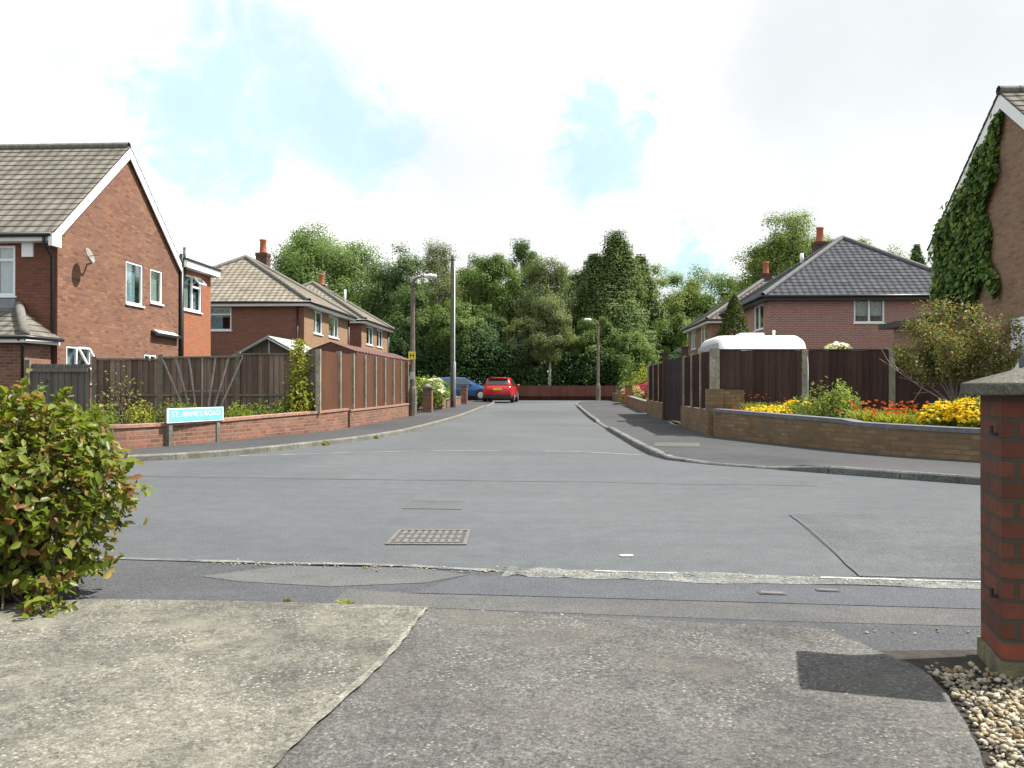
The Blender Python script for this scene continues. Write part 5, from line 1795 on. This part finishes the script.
# ================================================================== PLANTS
def leafy(name, label, cat, loc, R, H, mat, seed, n=900, lsize=.07, zlo=0.0, flowers=None, shape='dome', group=None, stem=True, fold=.06, aspect=.5, up=.5):
    rng = np.random.default_rng(seed)
    t = thing(name, label, cat, loc, 0, group)
    d = unit(rng, n)
    rad = rng.uniform(.2, 1, n) ** .5 * (1 + .18 * np.sin(3 * np.arctan2(d[:, 1], d[:, 0]) + seed) + .12 * np.sin(7 * np.arctan2(d[:, 1], d[:, 0])))
    C = np.stack([d[:, 0] * R * rad, d[:, 1] * R * rad, np.abs(d[:, 2]) * H * rad], 1)
    if shape == 'ball':
        C[:, 2] = H / 2 + d[:, 2] * H / 2 * rad
    if shape == 'cone':
        h = rng.uniform(0, 1, n) ** 1.3
        w = (1 - h) ** .75 * (1 + .15 * np.sin(9 * h + seed))
        q = rng.uniform(.35, 1, n) ** .5
        a = rng.uniform(0, 6.28, n)
        C = np.stack([np.cos(a) * R * w * q, np.sin(a) * R * w * q, .05 + h * H], 1)
        d = np.stack([np.cos(a), np.sin(a), np.full(n, .6)], 1)
    C[:, 2] += zlo
    N = d * .5 + np.array([0, 0, .45]) + rng.normal(size=C.shape) * .45
    al = d * .6 + np.array([0, 0, up]) + rng.normal(size=C.shape) * .4
    V, F = leaf_arrays(C, N, rng.uniform(.6, 1.35, n) * lsize, aspect, rng, fold=fold, along=al)
    np_mesh('foliage', V, F, mat, t)
    if stem:
        m = MB()
        for i in range(9):
            c = C[rng.integers(n)]
            m.tube([(rng.normal() * R * .12, rng.normal() * R * .12, -.05), c * .55 + np.array([0, 0, H * .1]), c], [max(.006, R * .03), max(.004, R * .02), .003], 5, cap=False)
        local(t, lambda: m.build('stems', 'twig', t, smooth=True))
    if flowers:
        fm, nf, fs, flo = flowers
        dd = unit(rng, nf)
        dd[:, 2] = np.abs(dd[:, 2])
        rr_ = rng.uniform(.8, 1.1, nf)
        cc = np.stack([dd[:, 0] * R * rr_, dd[:, 1] * R * rr_, flo * H + (1 - flo) * H * dd[:, 2] * rr_ + zlo * 0], 1)
        # each blossom: five petals round a centre
        k = 5
        ctr = np.repeat(cc, k, 0)
        nn = np.repeat(dd * .6 + np.array([0, 0, .6]) + rng.normal(size=dd.shape) * .25, k, 0)
        nn /= np.linalg.norm(nn, axis=1, keepdims=True)
        x = np.cross(nn, np.array([.3, .9, .1])); x /= np.linalg.norm(x, axis=1, keepdims=True)
        y = np.cross(nn, x)
        an = np.tile(np.arange(k) * 2 * PI / k, nf)[:, None]
        ra = x * np.cos(an) + y * np.sin(an)
        s = np.repeat(rng.uniform(.7, 1.3, nf) * fs, k)
        V, F = leaf_arrays(ctr + ra * s[:, None] * .45, nn + ra * .2 + rng.normal(size=ctr.shape) * .05, s, .85, rng, along=ra * 6)
        b = np_mesh('blossoms', V, F, fm, t)
        b['kind'] = 'stuff'
    return t


def grassy(name, label, cat, loc, R, H, mat, seed, n=160, w=.018, flowers=None, group=None, lean=.5):
    """strap-leaved clump: arching blades"""
    rng = np.random.default_rng(seed)
    t = thing(name, label, cat, loc, 0, group)
    V, F = [], []
    for i in range(n):
        a = rng.uniform(0, 6.28); r0 = rng.uniform(0, .4) * R
        b = np.array([math.cos(a) * r0 + rng.normal() * R * .2, math.sin(a) * r0 + rng.normal() * R * .2, 0])
        h = H * rng.uniform(.55, 1.05); out = R * rng.uniform(.2, 1) * lean * 2
        dr = np.array([math.cos(a), math.sin(a), 0]); sd_ = np.array([-math.sin(a), math.cos(a), 0])
        k0 = len(V)
        for q, ww in ((0, 1), (.35, 1), (.7, .8), (1, .05)):
            p = b + dr * out * q ** 1.8 + np.array([0, 0, h * (q - .28 * q ** 3)])
            V += [p - sd_ * w * ww / 2, p + sd_ * w * ww / 2]
        for j in range(3):
            F.append((k0 + 2 * j, k0 + 2 * j + 1, k0 + 2 * j + 3, k0 + 2 * j + 2))
    np_mesh('blades', np.array(V), np.array(F), mat, t)
    if flowers:
        fm, nf, fs = flowers
        cc = np.stack([rng.normal(size=nf) * R * .6, rng.normal(size=nf) * R * .45, H * rng.uniform(.55, 1.0, nf)], 1)
        ctr = np.repeat(cc, 6, 0)
        ra = unit(rng, len(ctr)); ra[:, 2] = np.abs(ra[:, 2]) * .6
        V2, F2 = leaf_arrays(ctr + ra * fs * .5, rng.normal(size=ctr.shape), np.full(len(ctr), fs), .55, rng, along=ra * 5)
        b = np_mesh('blossoms', V2, F2, fm, t)
        b['kind'] = 'stuff'
    return t


# --- right flower bed (bed level .38)
BZ = .38
leafy('marguerite', 'dense mound of bright yellow flowers, the one nearest the gatepost', 'flowers', (6.42, 13.35, BZ), .46, .57, 'lf_weed', 101, 900, .07, flowers=('fl_yellow', 620, .036, .42), group='yellow flowers in the bed')
leafy('marguerite', 'wide yellow flower mound next to the orange lilies', 'flowers', (6.15, 13.75, BZ), .40, .52, 'lf_weed', 102, 800, .07, flowers=('fl_yellow', 480, .036, .45), group='yellow flowers in the bed')
grassy('daylily', 'orange flowered lily clump beside the bright yellow mound', 'flowers', (5.62, 14.45, BZ), .40, .46, 'lf_yellowgreen', 103, 380, .022, ('fl_orange', 34, .05), 'orange lilies in the bed')
grassy('daylily', 'strappy green lily clump with few orange heads at the middle of the bed', 'flowers', (5.45, 14.95, BZ), .42, .52, 'lf_yellowgreen', 104, 400, .024, ('fl_orange', 26, .05), 'orange lilies in the bed')
grassy('daylily', 'orange red lily clump against the second fence post', 'flowers', (6.35, 15.6, BZ), .45, .50, 'lf_yellowgreen', 105, 420, .024, ('fl_orange', 60, .046), 'orange lilies in the bed')
leafy('sedum', 'tall pale green bushy plant at the middle of the flower bed', 'plant', (5.28, 16.3, BZ), .58, .80, 'lf_sage', 106, 3200, .07, up=1.2)
leafy('sedum', 'low pale green plant left of the tall bushy one', 'plant', (4.85, 16.9, BZ), .42, .52, 'lf_sage', 107, 1400, .06, up=1.0, flowers=('fl_yellow', 40, .04, .8))
leafy('marguerite', 'small spread of yellow flowers at the left of the bed', 'flowers', (4.40, 17.25, BZ), .46, .38, 'lf_weed', 108, 600, .06, flowers=('fl_yellow', 320, .036, .5), group='yellow flowers in the bed')
leafy('marguerite', 'yellow flowers beside the corner pier end of the bed', 'flowers', (4.22, 17.75, BZ), .38, .38, 'lf_weed', 109, 450, .06, flowers=('fl_yellow', 220, .036, .5), group='yellow flowers in the bed')
grassy('grass_clump', 'feathery reddish grass clump behind the left yellow flowers', 'plant', (4.3, 18.35, BZ), .52, .62, 'lf_sage', 110, 480, .014, ('fl_red', 30, .03), lean=.3)
grassy('grass_clump', 'feathery green brown grass clump against the first fence panel', 'plant', (4.95, 18.3, BZ), .52, .60, 'lf_sage', 111, 480, .014, ('fl_red', 16, .03), lean=.3)
grassy('daylily', 'small red flowered clump at the corner pier', 'flowers', (3.88, 18.2, BZ), .26, .34, 'lf_weed', 112, 120, .014, ('fl_red', 40, .04))
leafy('rose_bush', 'cream flowering bush showing above the dark fence', 'shrub', (6.75, 20.6, .1), .30, 2.1, 'lf_weed', 113, 420, .09, flowers=('fl_white', 60, .08, .93))

# --- small multi-stemmed tree in the right garden
rng = np.random.default_rng(55)
at_ = thing('small_tree', 'small round headed garden tree with sparse reddish and cream leaves', 'tree', (7.58, 16.5, .38))
mb = MB()
tips = []
mb.tube([(0, 0, -.05), (.02, 0, .22), (0, .02, .42)], [.075, .06, .06], 8)
for i in range(15):
    a = i * 2.4 + rng.normal() * .2
    e = rng.uniform(.38, 1.3)
    L = rng.uniform(1.1, 1.4) * (1 + .30 * math.sin(e))
    dr = np.array([math.cos(a) * math.cos(e), math.sin(a) * math.cos(e), math.sin(e)])
    p0 = np.array([0, 0, .38]); p1 = p0 + dr * L * .5 + np.array([0, 0, .02]); p2 = p0 + dr * L + np.array([0, 0, .12])
    mb.tube([p0, p1, p2], [.019, .012, .006], 6, cap=False)
    for j in range(9):
        q = rng.uniform(.35, 1)
        s = p0 + (p2 - p0) * q
        d2 = dr + rng.normal(size=3) * .75 + np.array([0, 0, .25]); d2 /= np.linalg.norm(d2)
        e2 = s + d2 * rng.uniform(.25, .55)
        mb.tube([s, (s + e2) / 2 + rng.normal(size=3) * .02, e2], [.009, .006, .003], 4, cap=False)
        for q2 in np.linspace(.25, 1, 9): tips.append(s + (e2 - s) * q2)
local(at_, lambda: mb.build('branches', 'twig_pale', at_, smooth=True))
tips = np.array(tips)
k = rng.integers(0, len(tips), 21000)
C = tips[k] + rng.normal(size=(len(k), 3)) * .085
# overall dome
C = C[(np.linalg.norm((C - np.array([0, 0, 1.66])) / np.array([1.12, 1.12, 1.04]), axis=1) < 1.0) & (C[:, 2] > .70 + .12 * np.sin(C[:, 0] * 7))]
N = rng.normal(size=C.shape) * .6 + np.array([.3, 0, .5])
V, F = leaf_arrays(C, N, rng.uniform(.035, .075, len(C)), .5, rng, fold=.06)
np_mesh('crown', V, F, 'lf_acer', at_)

# --- left bed: weeds and climber
LZb = .32
WP = [(-7.55, 17.3, .34, .40), (-6.95, 18.3, .36, .42), (-6.75, 19.2, .38, .48), (-7.3, 19.3, .36, .44), (-8.1, 18.4, .34, .46), (-8.7, 18.9, .40, .52), (-9.3, 18.6, .38, .50), (-10.0, 18.2, .40, .50), (-6.3, 19.5, .30, .50), (-9.9, 16.6, .4, .42), (-8.9, 16.0, .36, .36)]
WL = ['leafy weed clump at the sunlit bend of the low red wall', 'weed clump in the middle of the left bed near the coping', 'weed clump below the plain right hand fence panel', 'weed clump just right of the fan trellis', 'weed clump at the foot of the fan trellis', 'weed clump just left of the fan trellis',
      'weed clump under the fence post beside the trellis', 'weed clump under the left brown fence panel', 'tall weed clump at the foot of the yellow green climber', 'weed clump at the front of the bed nearest the grey gate', 'low weed clump directly behind the left end of the street sign']
for i, ((x, y, R, H), lab) in enumerate(zip(WP, WL)):
    leafy('weed_clump', lab, 'weeds', (x, y, LZb), R, H, 'lf_weed' if i % 3 else 'lf_yellowgreen', 200 + i, 620, .065, up=1.4, group='weeds behind the low red brick wall')
cl = leafy('climbing_plant', 'yellow green climbing plant covering the fence corner post', 'plant', (-6.02, 19.75, .32), .32, .9, 'lf_yellowgreen', 220, 900, .085, shape='ball')
rng = np.random.default_rng(221)
n = 1200
C = np.stack([rng.normal(size=n) * .15, rng.normal(size=n) * .10, rng.uniform(0, 1, n) ** .9 * 1.95], 1)
C[:, 0] *= np.interp(C[:, 2], [0, 1.2, 1.9], [1.5, .8, .5])
V, F = leaf_arrays(C, rng.normal(size=C.shape) * .5 + np.array([.2, -.6, .5]), rng.uniform(.05, .11, n), .5, rng, fold=.06)
np_mesh('upper_foliage', V, F, 'lf_yellowgreen', cl)
leafy('climbing_rose', 'thin straggly shrub with reddish leaves on the left brown fence panel', 'shrub', (-10.0, 19.2, .32), .55, 1.25, 'lf_acer', 222, 330, .075)
# bits on the driveway edge
grassy('weed', 'small green weed growing at the far edge of the driveway', 'weed', (-1.06, 4.235, .02), .05, .045, 'lf_yellowgreen', 230, 60, .010, group=None)
grassy('weed', 'small dry reddish weed growing at the far edge of the driveway', 'weed', (-1.36, 4.245, .02), .03, .055, 'lf_acer', 231, 40, .006)
leafy('weed', 'low leafy weed on the driveway below the big shrub', 'weed', (-2.42, 3.93, .05), .12, .14, 'lf_shrub', 232, 90, .05)
leafy('weed', 'little grass tuft in the left kerb, nearer the street sign', 'weed', (-4.50, 16.4, .0), .10, .09, 'lf_weed', 233, 90, .05, stem=False, up=1.5)
leafy('weed', 'little grass tuft in the left kerb below the red brown fence', 'weed', (-3.98, 18.6, .0), .12, .08, 'lf_weed', 234, 90, .05, stem=False, up=1.5)

# --- shrubs further along
leafy('hydrangea', 'big hydrangea with white flower heads beyond the red brown fence', 'shrub', (-5.95, 35.9, .2), .95, 1.55, 'lf_light', 240, 1500, .13, shape='ball', flowers=None)
hy = leafy('hydrangea', 'white flowering hydrangea beside the brick pier with pale top', 'shrub', (-5.55, 36.9, .2), .85, 1.35, 'lf_light', 241, 1300, .13, shape='ball', flowers=('fl_white', 46, .20, .55))
leafy('hedge', 'clipped low hedge behind the garden wall near the telegraph pole', 'hedge', (-6.1, 41.5, .2), 1.0, 1.1, 'lf_broad', 242, 1600, .10)
leafy('hedge', 'low green hedge beside the pier and the blue car', 'hedge', (-5.9, 45.0, .25), .85, 1.0, 'lf_light', 243, 1200, .10)
leafy('shrub', 'bushy garden shrub with pinkish flowers above the low right wall', 'shrub', (4.05, 44.9, .25), .62, 1.0, 'lf_sage', 244, 1300, .10, flowers=('fl_pink', 110, .06, .5))
leafy('shrub', 'rounded pale shrub behind the low right wall near the dark fence end', 'shrub', (4.5, 37.5, .2), .6, .95, 'lf_light', 245, 900, .09)
leafy('shrub', 'golden leaved bush beside the dark red car', 'shrub', (5.2, 49.3, .3), 1.0, 2.1, 'lf_yellowgreen', 246, 1500, .14)
leafy('shrub', 'tall green shrub beside the far lamp post', 'shrub', (4.9, 53.5, .3), 1.2, 2.7, 'lf_broad', 247, 2200, .15)
leafy('shrub', 'grey green shrub at the foot of the far lamp post', 'shrub', (4.3, 51.0, .3), .7, 1.2, 'lf_sage', 248, 900, .11)
leafy('conifer', 'clipped golden conifer standing behind the caravan', 'conifer', (7.0, 33.6, .2), 1.7, 4.5, 'lf_gold', 249, 13000, .11, shape='cone', aspect=.35)

# ================================================================== TREES
def T(px, dep, topy, hw, kind, leaf, seed, label, base=None, name='tree', **kw):
    x, y = at(px, dep)
    z = .30
    H = EYE + (388 - topy) / 850 * dep - z
    R = hw / 850 * dep
    tree(name, label, (x, y, z), H, R, (H * .22 if base is None else base), kind, leaf, seed, **kw)


T(322, 80, 220, 56, 'round', 'lf_broad', 1, 'huge round broadleaf tree rising behind the left houses', clumps=150, per=150, lsize=.32, r0=.32, base=2.0)
T(392, 74, 250, 36, 'round', 'lf_dark', 2, 'dark spreading tree between the huge round tree and the near lamp', clumps=100, per=110, lsize=.28, base=1.0)
T(438, 70, 243, 28, 'column', 'lf_birch', 3, 'tall airy birch behind the telegraph pole', clumps=95, per=75, lsize=.22, base=1.5, bark='bark_pale', name='birch_tree')
T(472, 73, 252, 34, 'round', 'lf_broad', 4, 'leafy tree just right of the telegraph pole', clumps=100, per=110, lsize=.28, base=1.0)
T(522, 71, 245, 26, 'column', 'lf_dark', 5, 'narrow dark tree rising above the red hatchback', clumps=90, per=90, lsize=.26, base=1.0)
T(545, 66, 260, 30, 'column', 'lf_birch', 6, 'pale birch with drooping foliage in the middle of the trees', clumps=105, per=80, lsize=.22, base=2.6, bark='bark_pale', name='birch_tree')
T(498, 68, 258, 28, 'column', 'lf_broad', 7, 'mid green slender tree above the blue car', clumps=95, per=90, lsize=.25, base=1.0)
T(575, 74, 256, 32, 'round', 'lf_dark', 8, 'dark tree filling the gap left of the pointed tree', clumps=90, per=100, lsize=.28, base=1.0)
T(616, 67, 240, 56, 'cone', 'lf_conifer', 9, 'broad pointed dark green tree right of the far lamp post', clumps=260, per=80, lsize=.28, r0=.25, base=.8)
T(594, 68, 256, 30, 'cone', 'lf_conifer', 29, 'pointed dark green tree close on the left of the broad pointed one', clumps=150, per=70, lsize=.28, base=.8)
T(640, 68.5, 258, 32, 'cone', 'lf_conifer', 30, 'pointed dark green tree close on the right of the broad pointed one', clumps=150, per=70, lsize=.28, base=.8)
T(668, 78, 270, 36, 'round', 'lf_light', 10, 'lighter green tree right of the pointed tree', clumps=90, per=100, lsize=.28, base=.8)
T(712, 80, 271, 38, 'round', 'lf_broad', 11, 'rounded green tree behind the brown roofed house', clumps=90, per=100, lsize=.30, base=.8)
T(792, 74, 206, 44, 'round', 'lf_light', 12, 'tall bright green tree behind the plum brick house', clumps=140, per=130, lsize=.28, r0=.26, base=3.0)
T(760, 84, 255, 30, 'round', 'lf_broad', 13, 'lower tree at the left foot of the tall bright tree', clumps=80, per=90, lsize=.30, base=1.0)
T(862, 84, 240, 28, 'round', 'lf_broad', 14, 'tree top just showing over the slate grey roof ridge', clumps=80, per=90, lsize=.28, base=2.0)
T(893, 88, 248, 26, 'round', 'lf_light', 15, 'small tree top above the right slope of the slate roof', clumps=70, per=80, lsize=.28, base=2.0)
T(917, 70, 246, 22, 'cone', 'lf_dark', 16, 'dark pointed tree top above the slate roof near the ivy', clumps=110, per=60, lsize=.26, base=1.0)
T(945, 76, 248, 24, 'round', 'lf_broad', 17, 'tree top showing beside the ivy covered gable', clumps=80, per=90, lsize=.28, base=2.0)
T(408, 65, 290, 26, 'round', 'lf_dark', 18, 'lower dark tree behind the near lamp post', clumps=90, per=100, lsize=.25, base=.5)
T(452, 64, 300, 26, 'round', 'lf_broad', 19, 'low leafy tree behind the telegraph pole foot', clumps=90, per=100, lsize=.25, base=2.6)
T(525, 63.5, 318, 18, 'round', 'lf_birch', 20, 'small bushy tree overhanging the end fence above the red hatchback', clumps=70, per=90, lsize=.22, base=1.3)
T(549, 61.2, 302, 20, 'column', 'lf_birch', 21, 'small weeping birch with thin pale trunk by the end fence', clumps=70, per=80, lsize=.20, base=3.0, bark='bark_pale', r0=.10, name='birch_tree')
T(590, 63.5, 312, 20, 'round', 'lf_broad', 22, 'small leafy tree behind the far lamp head', clumps=80, per=95, lsize=.23, base=.6)
T(628, 63, 325, 24, 'round', 'lf_broad', 23, 'low bushy tree right of the far lamp post', clumps=80, per=95, lsize=.23, base=.3)
T(672, 66, 318, 26, 'round', 'lf_broad', 24, 'low bushy tree behind the far end of the dark street fence', clumps=80, per=95, lsize=.25, base=.3)
T(360, 72, 290, 28, 'round', 'lf_broad', 25, 'lower tree behind the left houses below the huge tree', clumps=90, per=100, lsize=.27, base=.5)
T(485, 65, 312, 22, 'round', 'lf_dark', 26, 'low dark tree above the blue car roof', clumps=80, per=95, lsize=.24, base=2.4)

# dense evergreen hedge and undergrowth on the bank behind the end fence
rng = np.random.default_rng(77)
n = 26000
C = np.stack([rng.uniform(-19, 13, n), rng.uniform(61.6, 64.5, n), rng.uniform(.3, 1, n)], 1)
top = 3.1 + 1.4 * (C[:, 0] < -1.5) + .5 * np.sin(C[:, 0] * .8) + .3 * np.sin(C[:, 0] * 2.1 + 1)
C[:, 2] = .3 + rng.uniform(0, 1, n) ** .8 * top
N = np.array([0, -.6, .6]) + rng.normal(size=C.shape) * .35
V, F = leaf_arrays(C, N, rng.uniform(.14, .28, n), .6, rng)
tag(np_mesh('undergrowth', V, F, 'lf_hedge'), 'dark evergreen undergrowth packed behind the low end fence', 'undergrowth', kind='stuff')
n = 42000
C = np.stack([rng.uniform(-45, 55, n), rng.uniform(86, 96, n), rng.uniform(0, 1, n)], 1)
top = 10.6 + 1.0 * np.sin(C[:, 0] * .35) + .8 * np.sin(C[:, 0] * .9 + 2)
C[:, 2] = .3 + C[:, 2] ** .8 * top
C = C[(C[:, 0] > -32) | (C[:, 2] < 5)]
N = np.array([0, -.4, .6]) + rng.normal(size=C.shape) * .5
V, F = leaf_arrays(C, N, rng.uniform(.35, .7, len(C)), .7, rng)
tag(np_mesh('woodland', V, F, 'lf_dark'), 'distant wood reading as one dark mass behind the trees', 'woodland', kind='stuff')

# ================================================================== SKY, SUN, CAMERA
SUN_EL, SUN_AZ = math.radians(56), math.radians(11)      # azimuth measured from +X towards +Y
W = bpy.data.worlds.new('World')
S.world = W
W.use_nodes = True
nt = W.node_tree
for n_0 in list(nt.nodes): nt.nodes.remove(n_0)
out = nt.nodes.new('ShaderNodeOutputWorld')
bg = nt.nodes.new('ShaderNodeBackground')
bg.inputs[1].default_value = .10
nt.links.new(bg.outputs[0], out.inputs[0])
sky = nd(nt, 'ShaderNodeTexSky', sky_type='NISHITA')
sky.sun_disc = False
sky.sun_elevation = SUN_EL
sky.sun_rotation = PI / 2 - SUN_AZ
sky.air_density = 1.0
sky.dust_density = .8
sky.ozone_density = 1.0
tc = nd(nt, 'ShaderNodeTexCoord')
vec = tc.outputs['Generated']
nz = nd(nt, 'ShaderNodeTexNoise')
nz.inputs['Scale'].default_value = 6.5
nz.inputs['Detail'].default_value = 7
nz.inputs['Roughness'].default_value = .58
nz.inputs['Distortion'].default_value = .35
nt.links.new(vec, nz.inputs['Vector'])


def skydir(px, py):
    v = Vector(((px - 512) / 850, 1, (388 - py) / 850)).normalized()
    return Vector((v.x * CA - v.y * SA, v.x * SA + v.y * CA, v.z))


def blob(dirv, r, k, nout):
    """1 near a direction of the sky, with a ragged edge"""
    ds = nd(nt, 'ShaderNodeVectorMath', operation='DISTANCE')
    nt.links.new(vec, ds.inputs[0])
    ds.inputs[1].default_value = dirv
    ad = nd(nt, 'ShaderNodeMath', operation='MULTIPLY_ADD')
    nt.links.new(nout, ad.inputs[0])
    ad.inputs[1].default_value = k
    nt.links.new(ds.outputs['Value'], ad.inputs[2])
    mr = nd(nt, 'ShaderNodeMapRange', interpolation_type='SMOOTHSTEP')
    nt.links.new(ad.outputs[0], mr.inputs[0])
    mr.inputs[1].default_value = r * .1 + k * .5
    mr.inputs[2].default_value = r * 1.5 + k * .5
    mr.inputs[3].default_value = 1
    mr.inputs[4].default_value = 0
    return mr.outputs[0]


def maxi(a, b):
    m = nd(nt, 'ShaderNodeMath', operation='MAXIMUM')
    nt.links.new(a, m.inputs[0]); nt.links.new(b, m.inputs[1])
    return m.outputs[0]


nzh = nd(nt, 'ShaderNodeTexNoise')
nzh.inputs['Scale'].default_value = 17
nzh.inputs['Detail'].default_value = 8
nzh.inputs['Roughness'].default_value = .62
nzh.inputs['Distortion'].default_value = .8
nt.links.new(vec, nzh.inputs['Vector'])
nmx = nd(nt, 'ShaderNodeMix')
nmx.inputs[0].default_value = .38
nt.links.new(nz.outputs['Fac'], nmx.inputs[2])
nt.links.new(nzh.outputs['Fac'], nmx.inputs[3])
nf = nmx.outputs[0]
gap = None
for (px, py, r) in ((225, 75, .075), (275, 110, .085), (335, 140, .075), (245, 160, .055), (600, 92, .036), (650, 112, .03), (610, 165, .05), (690, 262, .03), (190, 120, .05)):
    b = blob(skydir(px, py), r, .42, nf)
    gap = b if gap is None else maxi(gap, b)
# open blue in the rest of the sky, away from the view
nz2 = nd(nt, 'ShaderNodeTexNoise')
nz2.inputs['Scale'].default_value = 2.2
nz2.inputs['Detail'].default_value = 6
nt.links.new(vec, nz2.inputs['Vector'])
sp = nd(nt, 'ShaderNodeSeparateXYZ'); nt.links.new(vec, sp.inputs[0])
far = nd(nt, 'ShaderNodeMapRange'); nt.links.new(sp.outputs[1], far.inputs[0])
far.inputs[1].default_value = .75; far.inputs[2].default_value = .2; far.inputs[3].default_value = 0; far.inputs[4].default_value = 1
g2 = nd(nt, 'ShaderNodeMapRange', interpolation_type='SMOOTHSTEP'); nt.links.new(nz2.outputs['Fac'], g2.inputs[0])
g2.inputs[1].default_value = .48; g2.inputs[2].default_value = .62
gm = nd(nt, 'ShaderNodeMath', operation='MULTIPLY'); nt.links.new(far.outputs[0], gm.inputs[0]); nt.links.new(g2.outputs[0], gm.inputs[1])
gap = maxi(gap, gm.outputs[0])
nz3 = nd(nt, 'ShaderNodeTexNoise')
nz3.inputs['Scale'].default_value = 3.2; nz3.inputs['Detail'].default_value = 6
nt.links.new(vec, nz3.inputs['Vector'])
cloud = ramp(nt, nz3.outputs['Fac'], [(.26, (4.35, 4.6, 4.75)), (.40, (5.0, 5.12, 5.2)), (.54, (6.2, 6.25, 6.25)), (.75, (7.8, 7.8, 7.7))])
greyb = None
for (px, py, r) in ((880, 85, .17), (960, 60, .13), (60, 60, .06)):
    b = blob(skydir(px, py), r, .16, nz3.outputs['Fac'])
    greyb = b if greyb is None else maxi(greyb, b)
gs = nd(nt, 'ShaderNodeMath', operation='MULTIPLY'); nt.links.new(greyb, gs.inputs[0]); gs.inputs[1].default_value = .8
cloud = mixc(nt, gs.outputs[0], cloud, (4.15, 4.4, 4.55))
bl = mixc(nt, .85, sky.outputs[0], (3.0, 4.75, 5.1))
g3 = nd(nt, 'ShaderNodeMath', operation='MULTIPLY'); nt.links.new(gap, g3.inputs[0]); g3.inputs[1].default_value = .72
nt.links.new(mixc(nt, g3.outputs[0], cloud, bl), bg.inputs[0])

sl = bpy.data.lights.new('sun', 'SUN')
sl.energy = 4.8
sl.angle = math.radians(.5)
sl.color = (1, .955, .88)
so = bpy.data.objects.new('sun', sl)
COL.objects.link(so)
sd_ = Vector((math.cos(SUN_AZ) * math.cos(SUN_EL), math.sin(SUN_AZ) * math.cos(SUN_EL), math.sin(SUN_EL)))
so.rotation_euler = (-sd_).to_track_quat('-Z', 'Y').to_euler()
so.location = (20, 0, 40)

cam = bpy.data.cameras.new('camera')
cam.sensor_width = 36
cam.lens = 850 / 1024 * 36
cam.clip_start = .05
cam.clip_end = 3000
co = bpy.data.objects.new('camera', cam)
COL.objects.link(co)
co.location = (0, 0, EYE)
co.rotation_euler = (PI / 2 + math.atan(4 / 850), 0, YAW)
S.camera = co

S.render.engine = 'CYCLES'
S.cycles.max_bounces = 6
S.cycles.transparent_max_bounces = 8
S.view_settings.view_transform = 'Standard'
S.view_settings.look = 'None'
S.view_settings.exposure = 1.0
S.view_settings.gamma = 1
S.render.resolution_x, S.render.resolution_y = 1024, 768
